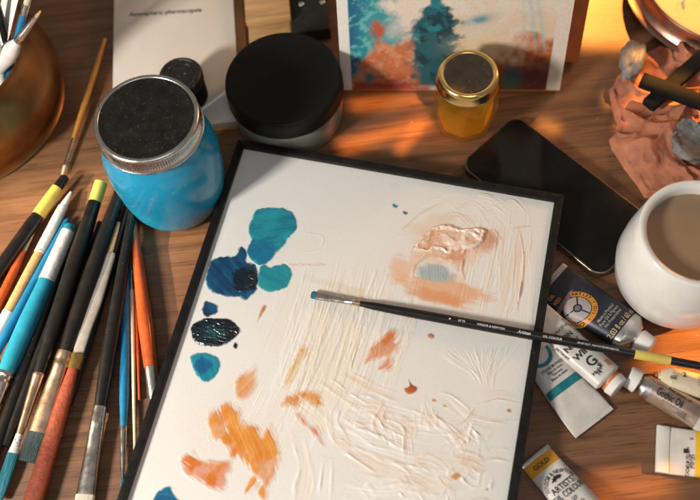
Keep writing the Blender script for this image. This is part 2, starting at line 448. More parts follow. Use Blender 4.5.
def stroke(px, w, h, tint=None, ta=0.0, seed=1, freq=1900, edge=.6, dry=.25):
    """an old brush or knife stroke in the white ground: photo polyline, width (m), relief (m), tint"""
    P = np.array(smooth_line([pal(*p) for p in px])); m_ = w*.8+.001
    i0, i1 = np.clip(((np.array([P[:, 0].min()-m_, P[:, 0].max()+m_])-U[0])/RES).astype(int), 0, len(U)-1)
    j0, j1 = np.clip(((np.array([P[:, 1].min()-m_, P[:, 1].max()+m_])-Vv[0])/RES).astype(int), 0, len(Vv)-1)
    if i1-i0 < 2 or j1-j0 < 2: return
    W_ = (slice(j0, j1), slice(i0, i1)); gu, gv = GU[W_], GV[W_]
    best = np.full(gu.shape, 1e9); S = np.zeros(gu.shape); Cx = np.zeros(gu.shape); acc = 0
    for i in range(len(P)-1):
        a, b = P[i], P[i+1]; e = b-a; L = max(np.hypot(*e), 1e-9)
        tr = ((gu-a[0])*e[0]+(gv-a[1])*e[1])/(L*L); tc = np.clip(tr, 0, 1)
        tS = np.clip(tr, -.6 if i == 0 else 0, 1.6 if i == len(P)-2 else 1)
        d = np.hypot(gu-a[0]-e[0]*tc, gv-a[1]-e[1]*tc); cr = ((gu-a[0])*e[1]-(gv-a[1])*e[0])/L
        k = d < best; best = np.where(k, d, best); S = np.where(k, acc+tS*L, S); Cx = np.where(k, cr, Cx); acc += L
    q = np.abs(Cx)/(w/2)*(1+.5*(vnoise(S*90, S*0, seed+5)-.4))
    fr = S/acc; nz = fbm(S*30+seed, Cx*freq*.5, seed+2, 3)
    ends = sstep(-.05, .16, fr+.22*(nz-.5))*sstep(-.05, .30, 1-fr+.35*(nz-.5))
    msk = (1-sstep(.7, 1.1, q))*ends*(best < w*.9)
    msk = msk*(1-dry*sstep(.3, .75, fbm(S*35, Cx*freq*.4, seed+9)))
    bris = .6*fbm(S*14, Cx*freq*.55, seed, 3)+.4*fbm(S*30, Cx*freq, seed+1, 3)-.5
    rn = fbm(S*70, S*0+seed+.5*(Cx > 0), seed+4, 3)
    side = np.where(Cx > 0, 1.0, .45) if seed % 2 else np.where(Cx > 0, .4, 1.0)
    ridge = np.exp(-((q-.9)/.2)**2)*sstep(.35, .75, rn)*ends*side*(best < w*.9)
    Hh[W_] += 2.2*(msk*h*(1.3*bris+.12)+edge*h*ridge)
    if tint is not None:
        al = np.clip((msk*.8+ridge*.6)*ta*(.35+1.3*fbm(S*30, Cx*freq*.5, seed+6)), 0, 1)[..., None]
        Cc[W_] = Cc[W_]*(1-al)+np.array(tint)*al

CR = (.76, .66, .54); PE = (.72, .42, .24); OR = (.66, .22, .06); WH = (.80, .775, .73)
rs = random.Random(8)
# long scraped strokes through the middle, running down and to the left
for k in range(14):
    x0 = 290+rs.random()*140; y0 = 256+rs.random()*70; ln = 80+rs.random()*80; sl = .26+.12*rs.random()
    stroke([(x0, y0), (x0-ln*sl*.5, y0+ln*.5), (x0-ln*sl*1.1, y0+ln)], .009+.008*rs.random(), .00030, rs.choice([CR, WH, CR]), .4, 400+k, 800, .5, .45)
for k in range(34):
    x0 = 300+rs.random()*125; y0 = 262+rs.random()*40; ln = 55+rs.random()*85; sl = .24+.12*rs.random()
    stroke([(x0, y0), (x0-ln*sl*.5, y0+ln*.5), (x0-ln*sl*1.1, y0+ln)], .003+.006*rs.random(), .00016+.0002*rs.random(), rs.choice([CR, WH, CR]), .35, 20+k, 1900, .5)
for k in range(14):
    x0 = 262+rs.random()*110; y0 = 345+rs.random()*40; ln = 40+rs.random()*60
    stroke([(x0, y0), (x0-ln*.5, y0+ln)], .003+.005*rs.random(), .0002, rs.choice([CR, WH]), .3, 80+k)
# fan of strokes on the right, under the thick peach paint
for k in range(26):
    x0 = 470+rs.random()*65; y0 = 215+rs.random()*35; ln = 45+rs.random()*60; sl = .05+.25*rs.random()
    stroke([(x0, y0), (x0-ln*sl*.4, y0+ln*.5), (x0-ln*sl, y0+ln)], .002+.005*rs.random(), .00028, rs.choice([CR, PE, WH]), .25, 110+k, 2100, .6)
for k in range(12):
    a = rs.random(); x0 = 398+rs.random()*100; y0 = 225-20*rs.random()
    stroke([(x0, y0), (x0+18, y0-8), (x0+34, y0+2+8*a)], .0025+.003*rs.random(), .00032, rs.choice([CR, PE, WH]), .3, 150+k)
stroke([(518, 222), (524, 255), (521, 290), (514, 318)], .0016, .0008, PE, .8, 170, 2000, 1)
stroke([(512, 228), (536, 226)], .0012, .0006, PE, .6, 171, 2000, 1)
stroke([(400, 232), (420, 214), (440, 204)], .0018, .0008, PE, .7, 172, 2000, 1)
stroke([(478, 194), (496, 198)], .0022, .0007, CR, .6, 173)
stroke([(484, 204), (500, 222), (508, 232)], .0016, .0005, CR, .4, 174); stroke([(474, 205), (490, 226)], .0016, .0005, CR, .4, 175)
# fan at the lower right
for k in range(18):
    a = k/17; x0 = 440+a*78; y0 = 352-8*a
    stroke([(x0, y0), (470+a*26, 372), (480+a*12, 386)], .003+.002*rs.random(), .0003, rs.choice([CR, WH, (.62, .62, .60)]), .35, 190+k, 2000, .7)
# broad knife drags near the bottom
for k, (pl, wd_) in enumerate([([(338, 404), (372, 424), (408, 442), (440, 446)], 15), ([(350, 400), (396, 412), (436, 426), (448, 440)], 13), ([(402, 428), (434, 428), (456, 444), (456, 466)], 9),
      ([(444, 446), (466, 440), (476, 424)], 8), ([(476, 436), (468, 462), (446, 482), (414, 490)], 11), ([(340, 490), (380, 496), (424, 490), (466, 468)], 16),
      ([(344, 436), (388, 452), (436, 466)], 14), ([(338, 460), (390, 470), (430, 478)], 15), ([(392, 482), (430, 472), (458, 478)], 10), ([(414, 422), (444, 426), (462, 442)], 7),
      ([(330, 425), (352, 450), (398, 476)], 12), ([(386, 466), (424, 460), (444, 474), (430, 500)], 12), ([(328, 462), (324, 505)], 10), ([(404, 496), (440, 502), (480, 494)], 13), ([(340, 372), (372, 388), (400, 398)], 9),
      ([(322, 380), (345, 396), (366, 410)], 10), ([(300, 440), (306, 470), (300, 505)], 14), ([(350, 505), (380, 486), (410, 478)], 12), ([(450, 400), (470, 420), (480, 445)], 9), ([(300, 400), (322, 420), (330, 446)], 12)]):
    stroke(pl, wd_*.00095, .00040, rs.choice([CR, WH, WH, (.76, .58, .44)]), .6, 230+k, 700, .8, .6)
for k in range(46):
    x0 = rs.uniform(325, 490); y0 = rs.uniform(395, 505)
    if x0 < 380 and y0 < 405: continue
    a = math.radians(rs.choice([15, 25, 35, -15, 60, 100])+rs.uniform(-14, 14)+.5*(x0-400)*-.3); ln = rs.uniform(14, 40); b = rs.uniform(-.35, .35)
    stroke([(x0, y0), (x0+ln*.5*math.cos(a+b), y0+ln*.5*math.sin(a+b)), (x0+ln*math.cos(a-b), y0+ln*math.sin(a-b))], rs.uniform(.004, .013), .00045, rs.choice([CR, WH, (.76, .56, .40), PE]), .40, 500+k, 900, .8, .55)
stroke([(378, 446), (392, 440), (402, 446), (398, 456)], .0018, .0007, CR, .5, 260); stroke([(300, 232), (322, 236), (318, 250), (296, 252)], .0012, .0004, CR, .4, 261)
stroke([(290, 264), (318, 266)], .0012, .0004, PE, .5, 262)
# thin tints rubbed into the ground, two of them painted shadows
def tint(px, rx, ry, ang, col, a, seed):
    global Cc
    c = pal(*px); s = pxm(*px); ca, sa = math.cos(ang), math.sin(ang); x = (GU-c[0])/s; y = (GV-c[1])/s
    q = np.hypot((x*ca+y*sa)/rx, (-x*sa+y*ca)/ry)+.9*(fbm(GU*110, GV*110, seed)-.5)+.5*(fbm((x*ca+y*sa)*.04, (-x*sa+y*ca)*.6, seed+3)-.5)
    al = (a*(1-sstep(.55, 1.15, q)))[..., None]; Cc = Cc*(1-al)+np.array(col)*al
tint((447, 290), 46, 17, .02, (.72, .33, .12), .72, 1)
tint((440, 298), 34, 8, .06, (.66, .22, .05), .55, 21)
tint((402, 268), 15, 15, 0, (.74, .40, .20), .62, 2)
tint((436, 273), 19, 11, 0, (.34, .42, .43), .85, 3)
tint((484, 240), 14, 17, .9, (.50, .17, .05), .75, 4)  # orange-brown shadow right of the peach paint, painted into the ground
tint((450, 245), 42, 26, -.2, (.76, .50, .33), .5, 5)
tint((345, 290), 38, 6, .14, (.60, .40, .26), .25, 6)  # brown shadow of the lying brush, painted into the ground
tint((430, 225), 24, 10, -.5, (.72, .48, .30), .35, 7); tint((330, 380), 30, 60, .3, (.78, .62, .42), .22, 8)
tint((235, 430), 60, 50, 0, (.76, .60, .42), .16, 9); tint((420, 470), 50, 26, 0, (.74, .62, .48), .22, 10)
tint((395, 165+20), 6, 4, 0, (.5, .6, .6), .3, 11)

for k in range(16):   # brush marks running down out of the peach paint
    a = k/15; stroke([(416+46*a, 262+3*math.sin(a*3)), (417+43*a, 272), (420+36*a, 283-4*abs(a-.5))], .0016, .00034, PE if k % 3 else WH, .18, 300+k, 2200, .6, .1)
stroke([(428, 256), (418, 262), (413, 270), (412, 280)], .0022, .0008, (.74, .50, .36), .9, 321, 1500, 1.3); stroke([(466, 256), (462, 266), (463, 278), (460, 284)], .0024, .0009, (.74, .50, .36), .9, 322, 1500, 1.3)
tint((435, 273), 18, 10, 0, (.34, .42, .43), .7, 33)
nr, nc = GU.shape
PV = TL[None, None, :]+GU[..., None]*e1+GV[..., None]*e2; PV[..., 2] = ZP+Hh
def grid_mesh(name, V, C, mat_, parent, mask=None, label=None):
    nr, nc = V.shape[:2]; off = np.array(root_loc(parent))
    I = np.arange(nr*nc).reshape(nr, nc)
    Q = np.stack([I[:-1, :-1], I[1:, :-1], I[1:, 1:], I[:-1, 1:]], -1).reshape(-1, 4)
    if mask is not None:
        k = (mask[:-1, :-1] & mask[1:, :-1] & mask[1:, 1:] & mask[:-1, 1:]).reshape(-1); Q = Q[k]
        used = np.unique(Q); mp = -np.ones(nr*nc, int); mp[used] = np.arange(len(used)); Q = mp[Q]
        V = V.reshape(-1, 3)[used]; C = C.reshape(-1, 3)[used]
    else: V = V.reshape(-1, 3); C = C.reshape(-1, 3)
    me = bpy.data.meshes.new(name); me.vertices.add(len(V)); me.vertices.foreach_set('co', (V-off).astype(np.float32).ravel())
    me.loops.add(len(Q)*4); me.loops.foreach_set('vertex_index', Q.astype(np.int32).ravel())
    me.polygons.add(len(Q)); me.polygons.foreach_set('loop_start', np.arange(0, len(Q)*4, 4, dtype=np.int32))
    me.update(calc_edges=True); me.validate()
    at_ = me.color_attributes.new('pigment', 'FLOAT_COLOR', 'POINT')
    at_.data.foreach_set('color', np.concatenate([np.clip(C, 0, 1), np.ones((len(C), 1))], 1).astype(np.float32).ravel())
    me.polygons.foreach_set('use_smooth', np.ones(len(Q), bool)); me.materials.append(mat_)
    o = bpy.data.objects.new(name, me); COL.objects.link(o)
    if parent is not None: o.parent = parent
    if label: o['label'] = label
    return o
grid_mesh('board', PV, Cc, M['dry_paint'], palette)
# backing below the board
slab('backing', [pw(W0, W0, 0), pw(PW-W0, W0, 0), pw(PW-W0, PL-W0, 0), pw(W0, PL-W0, 0)], .0128, ZP-.0009, M['kraft'], palette, bev=0)

def hpane(u, v):
    j = np.clip(((v-Vv[0])/RES), 0, nr-1.001); i = np.clip(((u-U[0])/RES), 0, nc-1.001)
    return Hh[np.round(j).astype(int), np.round(i).astype(int)]

def closed_smooth(P, n=6):
    P = [np.array(p, float) for p in P]; N = len(P); out = []
    for i in range(N):
        a, b, c, d = P[i-1], P[i], P[(i+1) % N], P[(i+2) % N]
        for k in range(n):
            f = k/n; out.append(.5*((2*b)+(-a+c)*f+(2*a-5*b+4*c-d)*f*f+(-a+3*b-3*c+d)*f**3))
    return np.array(out)

def gpane(u, v):
    j = np.clip(((v-Vv[0])/RES), 0, nr-1.001); i = np.clip(((u-U[0])/RES), 0, nc-1.001)
    return Cc[np.round(j).astype(int), np.round(i).astype(int)]

def dab(px, colA, colB, h=.0006, name='paint_dab', label=None, seed=1, rag=.5, dry=0, ang=0, m='wet_paint', fade=0, edge=.0022, streak=.45, extra=None, res=.00042, soft=.0011):
    """paint lying on the board inside a photo outline; dry > 0 drags it out thin along the direction ang (photo degrees)"""
    P = closed_smooth([pal(*p) for p in px]); mg = .005 if dry else .0022
    lo = P.min(0)-mg; hi = P.max(0)+mg
    us = np.arange(lo[0], hi[0], res); vs = np.arange(lo[1], hi[1], res); X, Y = np.meshgrid(us, vs)
    S = sdf(P, X, Y)
    a = math.radians(ang); sx = X*math.cos(a)+Y*math.sin(a); cx = -X*math.sin(a)+Y*math.cos(a)
    cx = cx+.004*(fbm(X*55, Y*55, seed+8)-.5)
    st = .6*fbm(sx*14, cx*330, seed+3, 3)+.4*fbm(sx*40, cx*900, seed+4, 3); lowf = fbm(sx*60, cx*110, seed+5)
    S = S+rag*(.0042*(fbm(X*120, Y*120, seed)-.5)+.0012*(fbm(X*420, Y*420, seed+1)-.5))
    if dry:
        S = S+.010*dry*(st-.5)+.004*(lowf-.5)
        d = .62*st+.38*lowf; thr = dry*1.12+.34*(fbm(X*95, Y*95, seed+21)-.5); cov = sstep(thr, thr+.16, d+.10*sstep(.001, .007, S))
        thin = .72+.28*sstep(.32, .58, fbm(X*85+Y*20, Y*60, seed+31)); al = sstep(-.0016, .0038, S)*(.14+.86*cov)*thin; thick = al*cov
    else:
        al = sstep(-soft*.6, soft, S); thick = sstep(-.0002, edge, S)
    mixv = np.clip(.5+2.3*(lowf-.5)+2.0*(st-.5), 0, 1)[..., None]
    C = np.array(colA)*(1-mixv)+np.array(colB)*mixv
    H = thick*h*(.55+streak*(st-.5)*1.8+.5*(lowf-.3))
    if dry: H = H+h*.8*np.exp(-((S-.0012)/.0007)**2)*sstep(.50, .66, lowf)*al
    keep = al > .02
    if extra: H, C, al = extra(X, Y, S, H, C, al)
    G = gpane(X, Y); al3 = al[..., None]; C = G*(1-al3)+C*al3
    k2 = keep.copy()
    k2[1:] |= keep[:-1]; k2[:-1] |= keep[1:]; k2[:, 1:] |= keep[:, :-1]; k2[:, :-1] |= keep[:, 1:]
    V = TL[None, None, :]+X[..., None]*e1+Y[..., None]*e2
    V[..., 2] = ZP+hpane(X, Y)+np.where(keep, .00004+np.maximum(H, 0), -.00025)
    return grid_mesh(name, V, C, M[m], palette, k2, label)

TEAL, TEALD, BLUE, BLUED, INK = (.010, .215, .28), (.006, .085, .20), (.007, .10, .20), (.004, .040, .105), (.004, .007, .011)
def darker(px, r, col, a=1):
    c = pal(*px); s = pxm(*px)
    def f(X, Y, S, H, C, keep):  # keep: cover of the paint
        q = np.hypot(X-c[0], Y-c[1])/(r*s)+.8*(fbm(X*260, Y*260, 77)-.5)
        al = (a*(1-sstep(.6, 1.1, q)))[..., None]; return H+.0004*al[..., 0]*fbm(X*900, Y*900, 5), C*(1-al)+np.array(col)*al, keep
    return f
def rough(amp, px=None, r=0, col=None):
    """stiff paint pulled up by the brush"""
    c = pal(*px) if px else None; s_ = pxm(*px) if px else 0
    def f(X, Y, S, H, C, al):
        wx = X+.004*(fbm(X*140, Y*140, 61)-.5); wy = Y+.004*(fbm(X*140, Y*140, 62)-.5)
        n = 1-np.abs(2*fbm(wx*230, wy*520, 63, 3)-1); H = H+amp*sstep(.45, 1, n)*sstep(0, .002, S)
        if px:
            q = np.hypot((X-c[0])*.6, Y-c[1])/(r*s_)+1.0*(fbm(X*240, Y*500, 77)-.5); a = (.85*(1-sstep(.3, 1.0, q)))[..., None]; C = C*(1-a)+np.array(col)*a
        return H, C, al
    return f
dab([(254, 214), (262, 209), (275, 207), (287, 209), (296, 218), (296, 229), (288, 238), (283, 246), (275, 254), (268, 263), (256, 264), (247, 256), (247, 247), (251, 240), (249, 228)],
    (.008, .17, .24), (.018, .29, .34), .0007, label='teal paint dab, largest and highest', seed=3, ang=-20, rag=.9, extra=darker((262, 252), 17, (.008, .13, .27), .8))
dab([(262, 263), (270, 268), (284, 263), (291, 268), (292, 274), (288, 286), (279, 291), (268, 293), (259, 287), (257, 276)], TEAL, (.02, .27, .30), .0005, label='teal paint dab beside the deep blue one', seed=5, ang=20, rag=.9)
dab([(214, 258), (226, 256), (236, 255), (241, 246), (247, 252), (246, 262), (257, 266), (258, 283), (253, 293), (245, 300), (238, 297), (222, 296), (209, 290), (205, 279), (208, 268)],
    BLUED, BLUE, .0009, label='deep blue paint dab', seed=7, ang=35, rag=1, extra=darker((245, 280), 15, INK, .92))
dab([(248, 268), (254, 265), (257, 274), (255, 284), (248, 290), (240, 294), (236, 291), (244, 285), (247, 276)], INK, (.01, .03, .05), .0012, label='black paint ridge on the deep blue dab', seed=9, rag=1.0, m='peach_paint', extra=rough(.0007))
dab([(203, 303), (210, 301), (217, 304), (218, 311), (212, 316), (204, 314)], (.006, .03, .05), TEALD, .0006, label='small dark teal dab', seed=11, rag=1, ang=40)
dab([(191, 326), (200, 320), (214, 318), (228, 320), (236, 326), (240, 334), (231, 341), (218, 346), (204, 346), (194, 340)], INK, (.006, .014, .018), .0008, label='black paint dab', seed=13, rag=1.0, streak=.5, m='wet_paint',
    extra=rough(.0006, (214, 333), 9, (.008, .06, .07)), ang=15)
dab([(190, 357), (200, 353), (213, 353), (221, 360), (220, 371), (213, 379), (204, 382), (197, 376), (192, 366)], TEAL, (.016, .24, .32), .0007, label='teal dab under the black one', seed=15, ang=60, rag=.9, extra=darker((203, 366), 9, (.007, .09, .24), .9))
dab([(154, 496), (162, 489), (170, 486), (174, 494), (184, 508), (160, 520), (152, 512)], (.010, .15, .26), TEALD, .0007, label='blue dab at the lower frame edge', seed=17)
dab([(235, 342), (238, 345), (236, 349), (233, 346)], INK, INK, .0003, seed=18); 
for q in ((392, 204), (402, 211)):
    dab([(q[0], q[1]), (q[0]+3, q[1]), (q[0]+6, q[1]+2), (q[0]+4, q[1]+4), (q[0]+1, q[1]+3)], TEAL, TEALD, .0003, name='paint_fleck', seed=q[0])
dab([(264, 268), (262, 262), (258, 258), (262, 255), (266, 262)], (.02, .12, .16), TEAL, .0003, seed=19)

O1, O2_, O3 = (.62, .20, .022), (.70, .30, .055), (.60, .135, .018)
def C6(*p): return [(130+x/3.125, 340+y/3.125) for x, y in p]
def smear(px, A, B, lab, seed, dry=.34, ang=60, h=.0003, fade=.5, **k):
    return dab(px, A, B, h, 'paint_smear', lab, seed, rag=.9, dry=dry, ang=ang, m='thin_paint', **k)
smear(C6((330, 172), (335, 125), (360, 100), (398, 78), (398, 125), (372, 170), (345, 182)), O2_, O1, 'small orange smear at the top of the orange group', 31, .24, 120)
smear(C6((245, 250), (262, 208), (300, 192), (342, 212), (352, 252), (400, 268), (412, 300), (435, 262), (455, 300), (468, 392), (455, 432), (425, 462), (400, 436), (352, 392), (308, 372), (300, 345), (255, 312), (243, 275)),
      O1, O2_, 'largest orange smear', 33, .30, 55, .0005)
smear(C6((160, 372), (200, 340), (218, 362), (262, 378), (308, 376), (318, 402), (298, 472), (250, 466), (188, 432), (166, 402)), O3, O1, 'orange smear with a straight lower edge', 35, .26, 20, .0006)
smear(C6((350, 480), (362, 435), (400, 425), (428, 470), (420, 510), (395, 480), (380, 500)), O1, O2_, None, 37, .40, 110)
smear(C6((478, 150), (492, 100), (515, 60), (540, 22), (552, 36), (530, 82), (500, 130), (486, 155)), (.62, .36, .10), (.70, .46, .18), 'thin ochre smear', 39, .34, 115)
smear(C6((470, 205), (505, 160), (548, 158), (590, 165), (606, 188), (600, 212), (566, 208), (545, 195), (515, 225), (500, 205)), O1, O2_, 'scraped orange curl', 41, .28, 20)
smear(C6((516, 235), (530, 228), (560, 265), (590, 280), (606, 330), (590, 320), (565, 285), (535, 258)), O1, O3, None, 43, .25, 50)
def C7(*p): return [(300+x/2.69, 320+y/2.69) for x, y in p]
smear(C7((172, 118), (196, 66), (238, 28), (272, 44), (268, 76), (244, 96), (252, 128), (236, 146), (208, 132), (228, 100), (200, 108)), O3, O1, 'red orange smear in the middle of the board', 45, .31, 130)
smear(C7((0, 84), (10, 78), (16, 92), (4, 112)), O2_, O1, None, 47, .3)
dab(C7((280, 186), (294, 176), (290, 158), (300, 172), (316, 184), (304, 198), (290, 200)), (.36, .07, .02), (.5, .12, .03), .0010, label='small red crumb of paint', seed=49, m='peach_paint')
dab(C7((342, 42), (352, 36), (362, 44), (352, 52)), (.42, .10, .04), (.6, .3, .2), .0009, name='paint_fleck', seed=51)
dab(C7((402, 422), (420, 410), (434, 420), (418, 432)), O3, (.6, .3, .1), .0006, label='orange fleck in the white swirls', seed=53)
for x, y in ((563, 244), (502, 455), (388, 232), (360, 216)):
    q = C7((x-6, y), (x, y-4), (x+6, y+1), (x, y+4)); dab(q, (.5, .2, .1), (.66, .4, .2), .0003, name='paint_fleck', seed=x)
dab([(261, 309), (264, 305), (266, 308), (258, 322), (255, 326)], (.5, .2, .06), O2_, .0003, name='paint_fleck', seed=61); dab([(290, 264), (320, 264), (322, 266), (300, 267)], O2_, PE, .0002, name='paint_smear', seed=62, dry=.3)
# the thick peach paint, worked with a knife
PK, PKL = (.70, .42, .27), (.82, .66, .54)
_lowb = pal(440, 262)
def mound(X, Y, S, H, C, al):
    wx = X+.010*(fbm(X*90, Y*90, 71)-.5); wy = Y+.010*(fbm(X*90, Y*90, 72)-.5)
    n = 1-np.abs(2*fbm(wx*75+wy*40, wy*120-wx*30, 73, 2)-1); n2 = 1-np.abs(2*fbm(wx*200+wy*90, wy*260, 75, 2)-1)
    n3 = fbm(wx*90, wy*90, 78); fine = fbm(X*120+Y*600, Y*120-X*160, 79)
    up_ = sstep(_lowb[1]+.002, _lowb[1]-.014, Y)      # towards the far side the paint stands highest
    rim = np.exp(-((S-.0022)/.0014)**2)*sstep(.30, .55, fbm(X*90, Y*90, 81))*(.35+.65*up_)
    rel = .95*sstep(.50, .98, n)*sstep(.001, .005, S)+.16*sstep(.6, 1, n2)*sstep(.001, .003, S)+1.1*rim+.10*fine
    rel = rel*(.30+.70*up_)
    H = .0003*sstep(0, .002, S)+.0016*rel
    k = np.clip(.15+1.0*rel+.25*(n3-.5), 0, 1)[..., None]; C = np.array(PK)*(1-k)+np.array(PKL)*k  # darker hollows, paler crests: shading of the ridges put into the pigment
    o = (sstep(.50, .66, n3)*(1-sstep(.2, .5, rel))*.55)[..., None]; C = C*(1-o)+np.array((.62, .20, .06))*o
    al = al*(.25+.75*sstep(_lowb[1]+.006, _lowb[1]-.008, Y+.006*(fbm(X*400, Y*60, 83)-.5)))
    return H*al, C, al
dab([(408, 262), (411, 252), (417, 244), (424, 234), (432, 227), (446, 225), (462, 227), (476, 228), (486, 231), (484, 240), (478, 246), (468, 253), (464, 263), (462, 276), (454, 268), (442, 262), (428, 262), (416, 270)], PK, PKL, .0010,
    label='thick pale peach paint with knife ridges', seed=63, rag=1.3, m='peach_paint', extra=mound, ang=-20, soft=.0014, res=.00036)

# ------------------------------------------------------------------ brushes
def brush(name, label, cat, p0, p1, z0, z1, parts, group=None, seg=20):
    """parts: (name, material, [(t, width px, flatness)], label)"""
    A = at(*p0, z0); B = at(*p1, z1); base = (A+B)/2
    r = thing(name, label, cat, (base[0], base[1], 0), group); made = {}
    for p in parts:
        nm, mm, st = p[0], p[1], p[2]
        S = []
        for (t, w, fl) in st:
            x = p0[0]+(p1[0]-p0[0])*t; y = p0[1]+(p1[1]-p0[1])*t; hw = w/2*pxm(x, y, z0+(z1-z0)*t)
            S.append((t, hw, hw*fl, 0))
        loft(nm, A, B, S, M[mm], r, seg=seg, label=p[3] if len(p) > 3 else None, power=2.0)
    return r, A, B

GB = 'loose brushes on the table left of the palette'
def hair(t0, t1, w0, w1, fl0, fl1):
    return [(t0, w0*.3, fl0*.6), (t0+.003, w0, fl0), (t0+(t1-t0)*.5, (w0*.45+w1*.6), (fl0+fl1)/2), (t1, w1, fl1)]

# the brush lying across the palette
rB, bA, bB = brush('paint_brush', 'long slim black brush lying across the palette, yellow band near its end', 'paintbrush', (311, 294.5), (760, 377), .0212, .0260, [
    ('bristles', 'bristle_teal', [(0, 6, .2), (.004, 8.5, .3), (.012, 8.5, .35)]),
    ('ferrule', 'steel', [(.0122, 8.6, .34), (.04, 8.2, .42), (.075, 6.6, .7), (.096, 5.6, 1), (.097, 6.2, 1), (.100, 6.2, 1), (.101, 5.6, 1), (.105, 5.6, 1)]),
    ('ferrule_ring', 'copper', [(.1052, 5.9, 1), (.111, 6.1, 1), (.117, 5.9, 1)]),
    ('handle', 'black_paint', [(.1172, 5.6, 1), (.15, 8.0, 1), (.24, 9.6, 1), (.36, 10, 1), (.55, 9.8, 1), (.735, 8.8, 1)]),
    ('band', 'yellow', [(.7352, 9.4, 1), (.737, 9.7, 1), (.80, 9.4, 1), (.812, 9.2, 1)]),
    ('handle_tip', 'black_paint', [(.8122, 8.6, 1), (.92, 8, 1), (.985, 6, 1), (1, 2.5, 1)])])
bd = unit((bB-bA)[:2]); bn = np.array([-bd[1], bd[0]]); bL = np.linalg.norm((bB-bA)[:2])
def zb(x, y):
    q = np.array([x, y])-bA[:2]; t = (q@bd)/bL; l = q@bn; rr = .0036
    return bA[2]+(bB[2]-bA[2])*t+math.sqrt(max(1e-9, rr*rr-l*l))
tl = bn[1]; toff = (at(100, 103)-at(100, 100))
def bpt(t, l): q = bA[:2]+bd*bL*t+bn*l; return q
write([('✱', bpt(.325, -.0006), bd, .0022), ('N°10', bpt(.352, -.0006), bd, .0024), ('WINSOR & NEWTON', bpt(.418, -.0007), bd, .0022), ('Artisan', bpt(.492, -.0007), bd, .0034, 1, .3),
       ('OIL COLOUR', bpt(.555, -.0007), bd, .0024), ('BRUSH FLAT · FOR WATER MIXABLE OIL', bpt(.655, -.0007), bd, .0017)], zb, M['white_ink'], rB, lift=.0003)

# a: black with yellow band, far left
brush('paint_brush', 'black brush with a yellow band, upper left beside the brass pot', 'paintbrush', (66, 176), (-40, 326), .010, .006, [
    ('handle_tip', 'black_paint', [(0, 5, 1), (.01, 9, 1), (.085, 10, 1)]), ('band', 'yellow', [(.0852, 11.5, 1), (.24, 13, 1), (.275, 13, 1)]),
    ('handle', 'black_paint', [(.2752, 11.5, 1), (.33, 14, 1), (.6, 15, 1), (1, 13, 1)])], GB)
# b: orange handle left edge
brush('paint_brush', 'thin brush with orange handle and brown ferrule at the left edge', 'paintbrush', (38, 222), (-22, 345), .005, .005, [
    ('ferrule', 'copper', [(0, 4, .7), (.05, 5, .9), (.25, 6, 1)]), ('handle', 'orange_handle', [(.2502, 5, 1), (.4, 9, 1), (.7, 9, 1), (1, 6, 1)])], GB)
# c: clear brush with silver textured grip
brush('paint_brush', 'slim pale wooden brush with paint-smeared grip and split white tip', 'paintbrush', (71, 192), (-6, 340), .007, .006, [
    ('bristles', 'white_plastic', [(0, 2, .8), (.04, 5, .8), (.11, 9, .8)]), ('grip', 'dirty_white', [(.1102, 10, .9), (.2, 11, .9), (.43, 11, .9)]),
    ('handle', 'raw_wood', [(.4302, 10, .9), (.6, 11, .9), (.82, 11, .9)]), ('end_cap', 'white_plastic', [(.8202, 12, .9), (1, 12, .9)])], GB)
# d: slim blue
brush('paint_brush', 'slim blue-handled brush between the pale brush and the thick turquoise one', 'paintbrush', (68, 219), (-14, 372), .006, .007, [
    ('handle', 'blue_handle', [(0, 3, 1), (.02, 6, 1), (.3, 8, 1), (.7, 9.5, 1), (1, 9, 1)])], GB)
# e: thick turquoise
brush('paint_brush', 'thick turquoise-handled brush with a white smeared end and chrome ferrule', 'paintbrush', (71, 225), (-18, 428), .009, .009, [
    ('end_cap', 'teal_handle', [(0, 9, 1), (.01, 12, 1), (.035, 13, 1)]), ('grip', 'dirty_white', [(.0352, 13.5, 1), (.16, 15, 1), (.295, 16.5, 1)]),
    ('handle', 'teal_handle', [(.2952, 16, 1), (.5, 20, 1), (.68, 20, 1), (.745, 17, 1)]),
    ('ferrule', 'steel', [(.7452, 17, 1), (.76, 18, 1), (.765, 16.5, 1), (.785, 16.5, 1), (.79, 18, 1), (.80, 18, 1), (.83, 17, .9), (1, 18, .5)])], GB)
# f1: black with twin wire ferrule, tip with wet paint
brush('paint_brush', 'black brush with a narrow copper ferrule and wet teal and white bristles', 'paintbrush', (-2, 500), (101, 183), .006, .016, [
    ('bristles', 'bristle_teal', [(0, 9, .4), (.06, 13, .5), (.13, 12, .6)]), ('bristle_roots', 'dirty_white', [(.1302, 11, .7), (.16, 8, .8), (.185, 7, .8)]),
    ('ferrule', 'copper', [(.1852, 7.5, .8), (.30, 10, 1), (.355, 12, 1), (.36, 13, 1), (.366, 12, 1)]),
    ('handle', 'black_paint', [(.3662, 12, 1), (.5, 17, 1), (.75, 17, 1), (.93, 13, 1)]), ('end_cap', 'yellow', [(.9302, 13, 1), (1, 13, 1)])], GB)
# f2: black with copper flat ferrule
brush('paint_brush', 'black flat brush with wide copper ferrule and short dark green bristles', 'paintbrush', (28, 462), (127, 172), .006, .017, [
    ('bristles', 'bristle_dark', [(0, 21, .2), (.01, 22, .25), (.09, 22, .4)]),
    ('ferrule', 'copper', [(.0902, 22, .38), (.18, 19.5, .6), (.30, 16, .9), (.31, 17, .95), (.318, 15.4, .95), (.325, 17, .95), (.35, 16, 1)]),
    ('handle', 'black_paint', [(.3502, 14, 1), (.45, 17, 1), (.62, 18, 1), (.8, 15, 1), (1, 9, 1)])], GB)
